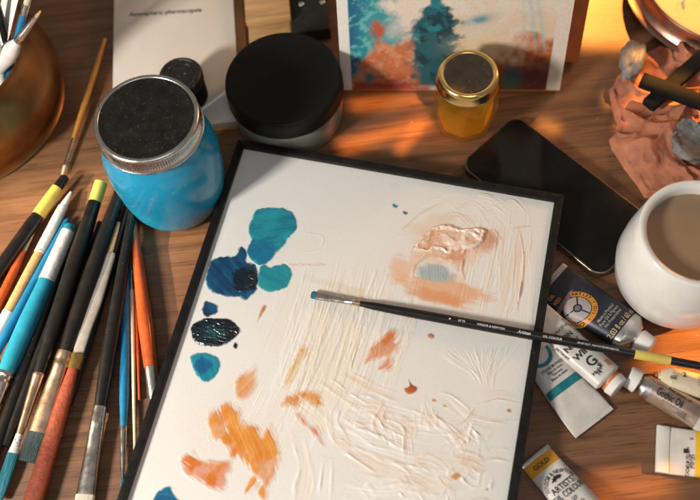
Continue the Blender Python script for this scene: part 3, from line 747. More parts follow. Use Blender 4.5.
# g: palette knife
brush('palette_knife', 'palette knife with grey blade, brass collar and flat red-brown handle', 'palette knife', (118, 222), (27, 522), .014, .008, [
    ('blade_tip', 'raw_wood', [(0, 5, .3), (.03, 7, .3), (.115, 9, .3)]),
    ('blade', 'grey_plastic', [(.1152, 14, .28), (.13, 16, .28), (.3, 17, .28), (.38, 13, .3), (.475, 12, .34)]),
    ('collar', 'gold', [(.4752, 14, .7), (.525, 14, .7)]), ('handle', 'red_handle', [(.5252, 11, .7), (.6, 15, .6), (.75, 18, .55), (.95, 21, .5), (1, 20, .5)])], GB)
# h: black with white brush head
brush('paint_brush', 'black brush with flared nickel ferrule pointing to the bottom edge', 'paintbrush', (78, 540), (135, 196), .006, .015, [
    ('bristles', 'bristle_pale', [(0, 20, .3), (.05, 22, .35), (.115, 20, .4)]),
    ('ferrule', 'steel', [(.1152, 20, .45), (.2, 16.5, .75), (.30, 14, 1), (.305, 15, 1), (.312, 14, 1), (.35, 13.6, 1)]),
    ('handle', 'black_paint', [(.3502, 12, 1), (.45, 15, 1), (.65, 14, 1), (.85, 10, 1), (1, 7, 1)])], GB)
# h2: slim dark one behind
brush('paint_brush', 'slim black brush tucked beside the grey palette knife blade', 'paintbrush', (70, 405), (129, 205), .005, .011, [
    ('handle', 'black_paint', [(0, 5, 1), (.3, 9, 1), (.7, 9, 1), (1, 6, 1)])], GB)
# i: blue detail brush
brush('paint_brush', 'slim bright blue brush with long nickel ferrule and tiny green tip', 'paintbrush', (122.5, 492), (126.5, 268), .0045, .006, [
    ('bristles', 'bristle_teal', [(0, 1.5, .8), (.03, 4, .9), (.055, 3.5, .9)]), ('ferrule', 'steel', [(.0552, 4, 1), (.18, 6.5, 1), (.2, 7.6, 1), (.21, 6.8, 1), (.24, 7.4, 1), (.27, 7, 1)]),
    ('handle', 'blue_handle', [(.2702, 7, 1), (.4, 10, 1), (.6, 10.5, 1), (.9, 8, 1), (.99, 7, 1), (1, 5, 1)])], GB)
# j: cream detail brush
brush('paint_brush', 'needle-thin cream brush with dark tip between the blue and orange brushes', 'paintbrush', (131, 249), (135.5, 472), .006, .0035, [
    ('bristles', 'bristle_teal', [(0, 1, 1), (.05, 3, 1), (.11, 3, 1)]), ('ferrule', 'steel', [(.1102, 3.2, 1), (.2, 4, 1)]), ('handle', 'cream', [(.2002, 4, 1), (.5, 4.4, 1), (1, 3, 1)])], GB)
brush('paint_brush', 'very thin red brush handle beside the cream one', 'paintbrush', (134, 262), (139.5, 400), .004, .0032, [('handle', 'orange_handle', [(0, 2.5, 1), (.5, 3.6, 1), (1, 3, 1)])], GB)
# k: orange brush next to the palette
brush('paint_brush', 'glossy orange-handled brush running under the left rail of the palette', 'paintbrush', (131, 206), (160, 440), .010, .0055, [
    ('handle', 'orange_handle', [(0, 4, 1), (.02, 7, 1), (.3, 12, 1), (.55, 15.5, 1), (.715, 14, 1)]), ('ferrule', 'tube_metal', [(.7152, 13, 1), (.85, 12, .8), (.92, 12, .6)]), ('bristles', 'bristle_dark', [(.9202, 12, .6), (1, 11, .3)])], GB)
brush('paint_brush', 'black brush handle behind the black flat brush, near the blue jar', 'paintbrush', (60, 362), (124, 186), .005, .009, [('handle', 'black_paint', [(0, 6, 1), (.4, 10, 1), (.8, 9, 1), (1, 6, 1)])], GB)
for p0, p1, w_, lab in (((62, 262), (-14, 478), 13, 'black brush handle beside the thick turquoise brush'), ((84, 236), (6, 446), 12, 'black brush handle under the copper-ferruled black brushes'),  # these two handles are added to darken the shaded gaps between brushes
        ((100, 222), (64, 356), 8, 'short black brush handle in the gap below the yellow-ended black brush'), ((48, 300), (2, 432), 6, 'thin dark brush handle under the turquoise brush ferrule'),
        ((127, 216), (98, 412), 9, 'thin black brush handle left of the slim bright blue brush')):
    brush('paint_brush', lab, 'paintbrush', p0, p1, .0046, .0046, [('handle', 'black_paint', [(0, w_*.6, 1), (.1, w_*.8, 1), (.6, w_, 1), (.9, w_*.9, 1), (1, w_*.7, 1)])], GB)
# m: lone brush above
brush('paint_brush', 'lone thin brush with ochre handle lying between brass pot and book', 'paintbrush', (62, 176), (105, 39), .004, .012, [
    ('bristles', 'bristle_pale', [(0, 2, .6), (.04, 4, .7), (.07, 4, .8)]), ('ferrule', 'steel', [(.0702, 4, 1), (.2, 4.4, 1), (.26, 4, 1)]), ('handle', 'ochre_wood', [(.2602, 4.4, 1), (.5, 6, 1), (.8, 5.6, 1), (1, 3.6, 1)])])

# ------------------------------------------------------------------ brass pot and the brushes in it
pc = at(-75, 50, .082); pc = np.array([pc[0], pc[1], 0])
R0 = np.linalg.norm(at(18, 60, .082)-at(-75, 50, .082))
pot = thing('brass_pot', 'round aged brass pot holding brushes', 'pot', tuple(pc))
lathe('body', pc, [(.001, .0006), (R0*.95, .0006), (R0*1.10, .001), (R0*1.115, .003), (R0*1.09, .005), (R0*1.08, .012), (R0*1.16, .03), (R0*1.13, .048), (R0*1.03, .064), (R0*.985, .074), (R0*1.0, .080), (R0*1.0, .082), (R0*.985, .0825),
      (R0*.96, .078), (R0*1.0, .062), (R0*1.09, .046), (R0*1.11, .03), (R0*1.02, .010), (.001, .006)], M['brass'], pot, 128, sharp=60)
GP = 'brushes standing in the brass pot'
def potbrush(label, top, ztop, low, zlow, parts, name='paint_brush', cat='paintbrush'):
    return brush(name, label, cat, top, low, ztop, zlow, parts, GP)
potbrush('blue-handled brush with pale ferrule standing in the brass pot', (36, -28), .15, (-6, 118), .030, [
    ('ferrule', 'bristle_pale', [(0, 4, 1), (.1, 6, 1), (.20, 7, 1)]), ('ferrule_ring', 'steel', [(.2002, 7.4, 1), (.25, 7.4, 1), (.27, 7, 1)]), ('handle', 'blue_handle', [(.2702, 7, 1), (.5, 10, 1), (.8, 10, 1), (1, 7, 1)])])
potbrush('stubby pale acrylic brush with golden tip standing in the brass pot', (41, 11), .135, (-24, 96), .045, [
    ('bristles', 'bristle_gold', [(0, 2.5, .6), (.03, 4.5, .7), (.06, 5, .8)]), ('ferrule', 'steel', [(.0602, 5, .9), (.25, 8, 1), (.26, 9, 1), (.30, 9, 1), (.31, 8.4, 1), (.335, 8.4, 1)]),
    ('handle', 'clear_plastic', [(.3352, 8, 1), (.42, 17, 1), (.5, 20, 1), (.65, 17, 1), (.85, 12, 1), (1, 10, 1)])])
potbrush('black-handled brush leaning left in the brass pot', (-4, 0), .13, (18, 84), .04, [('handle', 'black_paint', [(0, 6, 1), (.4, 9, 1), (1, 7, 1)])])
potbrush('wide white plastic scraper standing in the brass pot', (14, -22), .135, (-6, 74), .06, [('blade', 'white_plastic', [(0, 26, .1), (.02, 28, .12), (.55, 22, .12), (.7, 12, .2)]), ('handle', 'clear_plastic', [(.7002, 11, .5), (1, 10, .5)])], 'plastic_scraper', 'scraper')
potbrush('white-handled brush at the left edge of the brass pot', (-8, 26), .125, (4, 92), .05, [('handle', 'white_plastic', [(0, 8, 1), (.5, 12, 1), (1, 9, 1)])])

# ------------------------------------------------------------------ blue jar
def mason(name, label, top, ztop, rl, body_prof, bodymat):
    p = at(*top, ztop); c = np.array([p[0], p[1], 0]); r = thing(name, label, 'jar', tuple(c))
    return r, c
jar, jc = mason('glass_jar', 'glass jar of bright blue paint water with black speckled lid and screw band', (146, 117), .116, .0405, None, None)
rl = .0400
lathe('jar_body', jc, [(.001, .0005), (.031, .0005), (.036, .002), (.0395, .006), (.042, .014), (.0445, .03), (.0458, .048), (.0462, .062), (.0458, .073), (.044, .082), (.0415, .089), (.0388, .094), (.0385, .1005), (.001, .1005)],
      M['blue_water'], jar, 96, sharp=70, label='blue paint water behind clear glass')
lathe('screw_band', jc, [(rl-.0012, .0998), (rl+.0012, .0998), (rl+.0014, .1012), (rl+.0004, .1022), (rl, .1035), (rl, .1120), (rl+.0004, .1135), (rl, .1152), (rl-.0012, .1160), (rl-.0026, .1162), (rl-.0034, .1158), (rl-.0036, .1150), (rl-.0040, .1146)],
      M['band'], jar, 480, ribs=(4, 5, 120, .0007), sharp=50)
lathe('lid', jc, [(rl-.0030, .1140), (rl-.0034, .1155), (rl-.0056, .1155), (rl-.0070, .1149), (rl-.010, .1151), (.001, .1152)], M['lid_black'], jar, 96, sharp=60)

# big jar with plain black lid
bj, bc = mason('glass_jar', 'wide glass jar of grey liquid with large plain black lid', (283, 77.5), .052, 0, 0, 0)
lathe('jar_body', bc, [(.001, .0005), (.0455, .0005), (.0478, .0015), (.0485, .004), (.0486, .014), (.0484, .026), (.046, .031), (.0445, .034), (.0445, .036), (.001, .036)], M['grey_glass'], bj, 96, sharp=70)
lathe('lid', bc, [(.0468, .0335), (.0500, .0335), (.0505, .0345), (.0502, .036), (.0503, .0455), (.0497, .0495), (.0487, .0513), (.0474, .0520), (.0462, .0522), (.0454, .0518), (.0446, .0516), (.001, .0516)], M['lid_plain'], bj, 128, ribs=None, sharp=60)

# honey jar
hj, hc = mason('oil_jar', 'small faceted glass jar of golden oil with gilt screw lid', (468.5, 72.5), .070, 0, 0, 0)
rh = .0255
lathe('jar_body', hc, [(.001, .0008), (.018, .0008), (.0235, .0018), (.0262, .005), (.0274, .012), (.0279, .030), (.0274, .044), (.0250, .051), (.0225, .0545), (.0222, .0595), (.001, .0595)],
      M['oil_glass'], hj, 96, poly=(8, .0009, .050, .2, .9), sharp=25)
lathe('oil', hc, [(.001, .004), (.019, .004), (.0225, .008), (.0232, .014), (.0235, .030), (.0232, .0385), (.001, .0388)], M['oil'], hj, 64, poly=(8, .0009, .050, .2, .9), sharp=25)
lathe('lid', hc, [(.0228, .0570), (rh, .0570), (rh+.0006, .0578), (rh, .0590), (rh-.0002, .0660), (rh-.0008, .0684), (rh-.0022, .0698), (rh-.0036, .0700), (rh-.0048, .0694), (rh-.0054, .0688)], M['lid_gold'], hj, 96, sharp=60)
lathe('lid_panel', hc, [(rh-.0058, .0680), (rh-.0054, .0690), (rh-.0062, .0692), (rh-.0075, .0688), (.001, .0689)], M['lid_brown'], hj, 64)

# black canister
cp = at(180, 73.5, .047); cc = np.array([cp[0], cp[1], 0.0128])
can = thing('black_canister', 'small black screw-top canister behind the blue jar, standing on the book', 'canister', tuple(cc))
rc = .0182
lathe('body', cc, [(.001, .0129), (rc-.0012, .0129), (rc, .0142), (rc, .036), (.001, .036)], M['charcoal'], can, 64)
lathe('cap', cc, [(.001, .0362), (rc+.0005, .0362), (rc+.0006, .0445), (rc-.0006, .0464), (rc-.0022, .0470), (rc-.0030, .0466), (rc-.0032, .0459), (rc-.0065, .0459), (rc-.0068, .0466), (rc-.0080, .0466), (rc-.0083, .0459), (.001, .0459)], specks(mat('scuffed_black_cap', (.018, .017, .016), .4, var=.4, bump=.4), 260, .3, (.32, .31, .30), .8), can, 192, ribs=(1, 2, 48, .0005), sharp=50)

# ------------------------------------------------------------------ book at the top
b0 = at(112, 132, .0125); b1 = at(241, 132, .0125)
bx0, bx1, by0 = b0[0], b1[0], b0[1]-.004
book = thing('book', 'pale paper-covered book with one dark line of lettering behind the blue jar', 'book', ((bx0+bx1)/2, by0, 0))
by1 = by0+.24
slab('cover', [(bx0+.001, by0), (bx1+.0085, by0), (bx1+.0085, by1), (bx0+.001, by1)], 0.0004, .0026, M['kraft'], book, bev=.0004)
slab('pages', [(bx0+.002, by0+.002), (bx1-.002, by0+.002), (bx1-.002, by1-.002), (bx0+.002, by1-.002)], .0027, .0118, M['cream'], book, bev=.0003)
slab('front_sheet', [(bx0, by0), (bx1, by0), (bx1, by1), (bx0, by1)], .0119, .0125, M['paper'], book, bev=.0002)
q0 = at(128, 15, .0125); q1 = at(203, 10, .0125)
write([('Atmospheric pharmacopeia', (q0+q1)/2, (q1-q0), .0072, .62*np.linalg.norm(q1-q0)/.0515)], lambda x, y: .0125, M['black_ink'], book, lift=.0002)

# boxes beyond the big jar
wb = at(267, 30, .02)
bxo = thing('wooden_box', 'small tan wooden box with a dark slot, behind the big jar', 'box', (wb[0], wb[1], 0))
xw0 = at(247, 20, .02)[0]; xw1 = at(290, 20, .02)[0]
slab('body', [(xw0, wb[1]-.02), (xw1, wb[1]-.02), (xw1, wb[1]+.035), (xw0, wb[1]+.035)], .0005, .014, M['box_wood'], bxo, bev=.001)
slab('lid', [(xw0-.001, wb[1]-.021+.030), (xw1+.001, wb[1]-.021+.030), (xw1+.001, wb[1]+.10), (xw0-.001, wb[1]+.10)], .0162, .024, M['box_wood'], bxo, bev=.001)
k0 = at(291, 33, .016); k1 = at(332, 33, .016)
case = thing('black_case', 'flat black case with two small studs, beside the painting', 'case', ((k0[0]+k1[0])/2, k0[1], 0))
slab('body', [(k0[0], k0[1]), (k1[0]-.001, k0[1]), (k1[0]-.001, k0[1]+.10), (k0[0], k0[1]+.10)], .0005, .016, M['black_case'], case, bev=.0015)
for px in ((301, 4), (322, 2)):
    s = at(*px, .0165); lathe('stud', np.array([s[0], s[1], 0]), [(.001, .016), (.0024, .016), (.0026, .0168), (.0016, .0176), (.0002, .0178)], M['tube_metal'], case, 24)

# ------------------------------------------------------------------ painting at the top
pb0 = at(342, 92, 0); pb1 = at(559, 93, 0)
pd = unit((pb1-pb0)[:2]); pn = np.array([-pd[1], pd[0]]); PWd = np.linalg.norm((pb1-pb0)[:2]); PHt = .19
lean = math.radians(13); upv = np.array([pn[0]*math.sin(lean), pn[1]*math.sin(lean), math.cos(lean)])
pic = thing('painting', 'painting of a teal fir and orange shrubs, propped up at the back', 'painting', tuple(pb0))
nu, nv = 420, 400
AU, AV = np.meshgrid(np.linspace(0, 1, nu), np.linspace(0, 1, nv))
P3 = np.empty(AU.shape+(3,)); th = .006
for i in range(3):
    a = (pb0[i], pb0[i], pb0[i])[0]; P3[..., i] = a+AU*PWd*(pd[i] if i < 2 else 0)+AV*PHt*upv[i]
nrm = np.cross(np.array([pd[0], pd[1], 0]), upv); fr = -nrm if nrm[1] > 0 else nrm
P3 = P3+fr*.0004+np.array([0, 0, .003])
_d = P3-CAM; _z = _d @ fw
PX_, PY_ = 350+F*(_d @ rt)/_z, 250-F*(_d @ up)/_z
def pictxy():
    """pigments of the picture; X from its left edge, Y up from its bottom edge"""
    ub = AU*217; X = ub; Y = 92-PY_+(AU*0)   # the drawing keeps the proportions the picture has from the table's front
    C = np.empty(AU.shape+(3,)); C[:] = (.70, .58, .45)
    Xr, Yr = X*.83+Y*.56, -X*.56+Y*.83; wX = X+10*(fbm(Xr*.09, Yr*.09, 51)-.5); wY = Y+10*(fbm(Xr*.09, Yr*.09, 52)-.5)
    n = fbm(wX*.07, wY*.07, 3); n2 = fbm(Xr*.13, Yr*.11, 9); n3 = fbm(wX*.10+wY*.05, wY*.20, 14); n4 = fbm(Xr*.16, Yr*.24, 19)
    def lay(m, col):
        nonlocal C
        m = np.clip(m, 0, 1)[..., None]; C = C*(1-m)+np.array(col)*m
    lay(sstep(.40, .65, n)*.6, (.72, .48, .30)); lay(sstep(60, 92, Y)*.7*n2, (.72, .66, .58))
    # teal wash at the left, pale cloud between it and the fir
    e = 56+8*np.sin(Y*.11+1)+22*(n-.5)
    wash = (1-sstep(e-10, e+8, X+14*(n3-.5)))*sstep(4, 20, Y+16*(n2-.5)); lay(wash, (.014, .27, .29))
    lay((1-sstep(14, 30, X+22*(n-.5)))*sstep(10, 20, Y), (.010, .12, .22)); lay(wash*sstep(.5, .72, n4)*.75, (.16, .48, .46)); lay(wash*sstep(.52, .7, n2)*.6, (.006, .10, .17))
    lay(np.exp(-((X-70)/10)**2-((Y-75)/13)**2)*1.6, (.72, .60, .50)); lay(np.exp(-((X-52)/8)**2-((Y-62)/10)**2)*.9*(.4+n3), (.60, .56, .50))
    # fir: tiers of drooping branches
    dn = np.clip(98-Y, 0, 98); wd = 2+np.interp(dn, [0, 12, 26, 50, 75, 98], [1, 9, 20, 27, 30, 27])*(.62+.62*fbm(Y*.13+30*(X > 92), Y*.02, 61, 3)+.10*np.sin((dn*.07+.5*n)*6.28))
    fir = (1-sstep(.62, 1.12, np.abs(X-92-5*(n2-.5))/wd+.7*(n4-.5)+.5*(n3-.5)))*sstep(3, 8, Y)
    lay(fir, (.010, .095, .115)); lay(fir*sstep(.48, .7, n3)*.75, (.018, .21, .23)); lay(fir*sstep(.50, .66, n2)*.85, (.005, .026, .036))
    # orange shrubs with a dark foot
    o = (1-sstep(38, 52, Y+26*(n-.5)*2+.010*(X-58)**2))*(1-sstep(66, 80, X+22*(n2-.5)+.1*Y))*sstep(10, 15, X)
    lay(o, (.52, .155, .055)); lay(o*sstep(.48, .68, n3)*.7, (.66, .30, .15)); lay(o*sstep(.55, .7, n2)*.5, (.40, .09, .03)); lay(o*(1-sstep(6, 20, Y+9*(n3-.5))), (.22, .035, .02))
    lay((1-sstep(2, 9, Y+6*(n3-.5)))*(1-sstep(84, 96, X)), (.30, .06, .03))
    lay(np.exp(-((X-37-9*(n2-.5))/5)**2-((Y-62-8*(n3-.5))/9)**2)*1.9*(.35+.9*n4), (.46, .09, .035)); lay(np.exp(-((X-28)/5)**2-((Y-14)/5)**2)*1.3, (.03, .16, .17))
    # red hills at the right
    r = (1-sstep(22+.20*(X-125), 44+.26*(X-125), Y+24*(n-.5)*2))*sstep(112, 130, X+10*n); lay(r, (.52, .125, .03)); lay(r*sstep(.5, .7, n4)*.5, (.64, .26, .09))
    lay(r*(1-sstep(8, 34, Y-.22*(X-150)+22*(n2-.5))), (.11, .022, .016)); lay(r*np.exp(-((X-168)/9)**2-((Y-14)/14)**2)*1.2, (.03, .09, .10)); lay(r*sstep(.55, .72, n2)*.5, (.06, .06, .06))
    for x0, s0, a in ((196, -.20, .9), (204, -.24, .7), (187, -.12, .45)): lay(np.exp(-((X-x0-s0*(60-Y)*-1+12)/2.6)**2)*sstep(34, 52, Y)*a*.6*(.3+1.1*n4), (.24, .46, .46))
    lay(np.exp(-((X-132)/13)**2-((Y-72-.25*(X-132))/4.5)**2)*1.1*(.3+n3), (.10, .28, .31))
    lay(np.exp(-((X-140)/28)**2-((Y-46)/10)**2)*.6, (.78, .56, .30))
    lay(1-sstep(9.5, 11, X), (.74, .70, .64)); lay(sstep(203, 205, X+.8*n), (.72, .60, .50)); lay(1-sstep(1.4, 2.6, Y), (.42, .17, .08))
    return C
Cp = pictxy()
grid_mesh('picture', P3, Cp, M['picture'], pic)
def board3(name, c0, wid, hgt, thick, mm, parent, off=0.0, lf=None):
    A = np.array([pd[0], pd[1], 0]); q = []
    for s in (0, 1):
        for (u, v) in ((0, 0), (1, 0), (1, 1), (0, 1)): q.append(np.array(c0)+A*wid*u+upv*hgt*v-fr*(off+thick*s)+np.array([0, 0, .003]))
    Fc = [(0, 1, 2, 3), (7, 6, 5, 4), (0, 4, 5, 1), (1, 5, 6, 2), (2, 6, 7, 3), (3, 7, 4, 0)]
    return link(name, q, Fc, mm, parent, smooth=False)
board3('board', pb0, PWd, PHt, .0045, M['paper'], pic, 0)
back = thing('canvas', 'orange-brown canvas standing behind the painting, its edge showing at the right', 'canvas', tuple(at(575, 84, 0)))
cb = np.array(pb0)+np.append(pn*.030, 0)
A3 = np.array([pd[0], pd[1], 0])
q = []
for s in (0, 1):
    for (u, v) in ((.12, 0), (PWd+.018, 0), (PWd+.018, .20), (.12, .20)): q.append(cb+A3*u+upv*v-fr*(.018*s)+np.array([0, 0, .005]))
link('canvas_face', q, [(0, 1, 2, 3), (7, 6, 5, 4), (0, 4, 5, 1), (1, 5, 6, 2), (2, 6, 7, 3), (3, 7, 4, 0)], M['canvas_side'], back, smooth=False)

# ------------------------------------------------------------------ phone
cs = [at(*p, .008) for p in ((463, 166), (511, 112), (658, 220), (602, 282))]
ctr = sum(cs)/4; ld = unit((cs[2]-cs[1])+(cs[3]-cs[0])); ln = np.linalg.norm((cs[2]-cs[1])+(cs[3]-cs[0]))/2; wd = np.linalg.norm((cs[1]-cs[0])+(cs[2]-cs[3]))/2
def rrect(c, d, l, w, r, n=10):
    d = np.array(d[:2]); s = np.array([-d[1], d[0]]); c = np.array(c[:2]); out = []
    for (sx, sy, a0) in ((1, 1, 0), (-1, 1, 90), (-1, -1, 180), (1, -1, 270)):
        for k in range(n+1):
            a = math.radians(a0+90*k/n); out.append(c+d*(sx*(l/2-r)+r*math.cos(a))+s*(sy*(w/2-r)+r*math.sin(a)))
    return out
ph = thing('smartphone', 'black smartphone lying face up, one corner under the palette', 'phone', (ctr[0], ctr[1], 0))
slab('body', rrect(ctr, ld, ln, wd, .012), .0006, .0080, M['phone_body'], ph, bev=.0022, segs=4)
slab('screen', rrect(ctr, ld, ln-.0034, wd-.0034, .0105), .00795, .0084, M['phone_glass'], ph, bev=.0002)
print('phone', ln, wd)

# ------------------------------------------------------------------ mug
mp_ = at(701, 232, .092); mc = np.array([mp_[0], mp_[1], 0]); rm = np.linalg.norm(at(639, 231, .092)-mp_)
mug = thing('mug', 'round white mug of milky coffee at the right edge', 'mug', tuple(mc))
print('mug r', rm)
lathe('cup', mc, [(.001, .002), (rm*.60, .002), (rm*.62, .0006), (rm*.70, .0006), (rm*.75, .002), (rm*.94, .010), (rm*1.09, .024), (rm*1.15, .042), (rm*1.12, .060), (rm*1.05, .079), (rm*1.0, .0905), (rm*.99, .0918), (rm*.97, .0924), (rm*.93, .0922), (rm*.89, .0914), (rm*.86, .0895), (rm*.85, .082), (rm*.90, .060), (rm*.90, .03), (rm*.6, .008), (.001, .008)],
      M['porcelain'], mug, 96, sharp=60)
lathe('coffee', mc, [(rm*.853, .0823), (rm*.835, .0819), (rm*.80, .0818), (.001, .0818)], M['coffee'], mug, 96)
hp = [mc+np.array([rm*1.02, .004, .070]), mc+np.array([rm*1.45, .006, .072]), mc+np.array([rm*1.62, .008, .050]), mc+np.array([rm*1.45, .006, .028]), mc+np.array([rm*1.06, .004, .026])]
V, Fc = [], []
for i in range(len(hp)*6-5):
    t = i/6; k = min(int(t), len(hp)-2); f = t-k; P0 = hp[max(k-1, 0)]; P1 = hp[k]; P2 = hp[k+1]; P3_ = hp[min(k+2, len(hp)-1)]
    p = .5*((2*P1)+(-P0+P2)*f+(2*P0-5*P1+4*P2-P3_)*f*f+(-P0+3*P1-3*P2+P3_)*f**3); V.append(p)
pts = V; V = []
for i, p in enumerate(pts):
    t = unit(pts[min(i+1, len(pts)-1)]-pts[max(i-1, 0)]); s = np.array([0, 1, 0]); u = np.cross(t, s)
    for k in range(12):
        a = 2*math.pi*k/12; V.append(p+s*.006*math.cos(a)+u*.0042*math.sin(a))
for i in range(len(pts)-1):
    for k in range(12): Fc.append((i*12+k, i*12+(k+1) % 12, (i+1)*12+(k+1) % 12, (i+1)*12+k))
link('handle', V, Fc, M['porcelain'], mug)

# ------------------------------------------------------------------ paint tubes
GT = 'paint tubes beside the palette'
class Tube:
    def __init__(s, label, crimp, shoulder, zc, zs, w0, w1, h1, mats, fm, name='paint_tube', h0=.0012, dent=.0006, seed=1, zrest=0.0):
        s.p0, s.p1 = crimp, shoulder
        s.A = at(*crimp, zc); s.B = at(*shoulder, zs); s.A[2] = zc; s.B[2] = zs
        s.d = unit((s.B-s.A)[:2]); s.n = np.array([-s.d[1], s.d[0]]); s.L = np.linalg.norm((s.B-s.A)[:2]); s.px = pxm(*crimp)
        s.root = thing(name, label, 'paint tube', (s.A[0], s.A[1], 0), GT)
        hw0, hw1 = w0/2*s.px, w1/2*s.px
        s.prof = lambda t: (hw0+(hw1-hw0)*float(sstep(0, 1, np.array(t))), h0+(h1-h0)*float(sstep(0, .75, np.array(t))**.9))
        s.hw1, s.h1, s.hw0, s.h0 = hw1, h1, hw0, h0
        s.dent = lambda t, l: dent*2*(float(fbm(t*5+seed, l*1.6+3, seed))-.5)*math.sin(math.pi*min(1, max(0, t)))
        st = [(k/32, *s.prof(k/32), 0) for k in range(33)]
        s.body = loft('body', s.A, s.B, st, mats, s.root, 40, 2.2, fm=fm, wob=lambda t, l, sa: s.dent(t, l)*(1 if sa > 0 else 0), sharp=60)
    def z(s, x, y):
        q = np.array([x, y])-s.A[:2]; t = (q@s.d)/s.L; l = q@s.n; tt = min(1, max(0, t)); hw, hh = s.prof(tt); k = min(.999, abs(l)/hw)
        return s.A[2]+(s.B[2]-s.A[2])*t+hh*(1-k**2.2)**(1/2.2)+s.dent(tt, l/hw)
    def pt(s, t, l):
        """along the tube, across as a fraction of the half width"""
        hw, _ = s.prof(min(1, max(0, t))); return s.A[:2]+s.d*s.L*t+s.n*hw*l
    def fold(s, m, ln=.006, th=.0014):
        loft('crimp', s.A-np.append(s.d*ln, 0)+[0, 0, 0], s.A+np.append(s.d*.0004, 0), [(0, s.hw0*.99, th*.9, 0), (.05, s.hw0*1.0, th, 0), (.95, s.hw0*1.0, th, 0), (1, s.hw0*.99, th*.9, 0)], M[m], s.root, 24, 8)
    def nose(s, mshoulder, mcap, cap_w, cap_l, sh_l=.006, neck=.004, ring=None, capname='cap'):
        D = np.append(s.d, (s.B[2]-s.A[2])/s.L); B = s.B; e = B+D*sh_l
        loft('shoulder', B, e, [(0, s.hw1, s.h1, 0), (.06, s.hw1*.99, s.h1*.99, 0), (.75, s.hw1*.62, s.h1*.70, 0), (.8, s.hw1*.45, s.hw1*.45, 0), (1, s.hw1*.43, s.hw1*.43, 0)], M[mshoulder], s.root, 40, 2.1)
        r = cap_w/2*s.px; c0 = e+D*.0002; c0[2] = max(c0[2], r+.0004)
        if ring: 
            loft('seal', c0, c0+D*.0018, [(0, r*.93, r*.93, 0), (1, r*.93, r*.93, 0)], M[ring], s.root, 32); c0 = c0+D*.0019
        st = [(0, r*.94, r*.94, 0), (.06, r, r, 0), (.9, r*.92, r*.92, 0), (1, r*.84, r*.84, 0)]
        o = loft(capname, c0, c0+D*cap_l, st, M[mcap], s.root, 48, 2.0, sharp=20)

# T1 navy tube
fm1 = lambda t: 1 if t < .07 or t > .945 else 0
t1 = Tube('navy paint tube with round orange emblem, beside the phone', (549, 279), (629, 333), .0040, .0105, 47, 41, .0098, [M['navy'], M['tube_metal']], fm1, dent=.0006)
t1.nose('tube_metal', 'white_plastic', 22, .0115, .0080)
def pq(t, px, py, z):
    p = at(px, py, z); return p[:2]
ec = pq(t1, 578.6, 305.3, .019); es = t1.px
up1 = t1.n if t1.n[1] > 0 else -t1.n
ring_pts = lambda c, r: [np.array(c)+r*np.array([math.cos(a), math.sin(a)]) for a in np.linspace(0, 2*math.pi, 40)[:-1]]
patch('emblem', ring(ec, 13.2*es, 18.6*es, -150, 100), t1.z, M['orange_ink'], t1.root, res=.0006)
patch('emblem', ring_pts(ec, 12.4*es), t1.z, M['grey_ink'], t1.root, res=.0006)
sp = []
for a in (80, 200, 320):
    a = math.radians(a); d = np.array([math.cos(a), math.sin(a)]); n = np.array([-d[1], d[0]]); patch('emblem_spoke', [ec+d*3*es-n*.6*es, ec+d*12.4*es-n*.6*es, ec+d*12.4*es+n*.6*es, ec+d*3*es+n*.6*es], t1.z, M['navy'], t1.root, lift=.0008, res=.0004)
patch('emblem_hub', ring_pts(ec, 4.2*es), t1.z, M['navy'], t1.root, lift=.0008, res=.0005); patch('emblem_hub', ring_pts(ec, 2.8*es), t1.z, M['mauve_ink'], t1.root, lift=.0010, res=.0005)
its = []
txt = 'ARTIST • OIL • COLORS'
for k, ch in enumerate(txt):
    a = math.radians(92-k*11.6); p = ec+np.array([math.cos(a), math.sin(a)])*15.8*es; its.append((ch, p, (math.sin(a), -math.cos(a)), .0036))
write(its, t1.z, M['navy'], t1.root, lift=.0008)
mk = [pq(t1, *p, .018) for p in ((556, 309), (559.5, 312), (573, 292), (574.5, 285), (570, 288))]
patch('printed_brush', mk, t1.z, M['mauve_ink'], t1.root, res=.0005)
bl = up1
write([('2.03 fl oz / 60 ml', t1.pt(.885, -.02), bl, .0062, .72)], t1.z, M['tan_ink'], t1.root)
write([('Made in Portland', t1.pt(.70, -.08), bl, .0036, .78), ('Pure Oil & Pigment', t1.pt(.745, -.08), bl, .0036, .78), ('No Preservatives', t1.pt(.79, -.08), bl, .0036, .78)], t1.z, M['grey_ink'], t1.root)
write([('OIL', pq(t1, 553.5, 292, .018), bl, .0040), ('RED', pq(t1, 559, 296.5, .018), bl, .0040)], t1.z, M['orange_ink'], t1.root)

# T3 white tube with teal (below T2)
fm3 = lambda t: 1 if (.395 < t < .47) else 0
t3 = Tube('flat white paint tube with a teal stripe, half under the palette', (592, 420.5), (533, 349), .0020, .0075, 50, 38, .0070, [M['tube_white'], M['teal_ink']], lambda t: 0, dent=.0014, seed=5)
t3.fold('tube_white', .003, .0010); t3.nose('tube_metal', 'white_plastic', 20, .012, .006)
st3 = [t3.pt(.44, -1.0), t3.pt(.54, -1.0), t3.pt(.54, 1.0), t3.pt(.44, 1.0)]
patch('teal_stripe', [t3.pt(.42, -.98), t3.pt(.51, -.98), t3.pt(.51, .98), t3.pt(.42, .98)], t3.z, M['teal_ink'], t3.root, res=.0007)
c3 = t3.pt(.90, .12); patch('teal_ring', ring(c3, .0080, .0108, 120, 400), t3.z, M['teal_ink'], t3.root, res=.0006)
b3 = t3.n if t3.n[0] > 0 else -t3.n
write([('TITANIUM WHITE', t3.pt(.70, -.05), b3, .0034, .75), ('Blanc de titane', t3.pt(.66, -.05), b3, .0030, .75), ('Titanweiss', t3.pt(.62, -.05), b3, .0030, .75), ('Blanco de titanio', t3.pt(.58, -.05), b3, .0030, .75)], t3.z, M['black_ink'], t3.root)
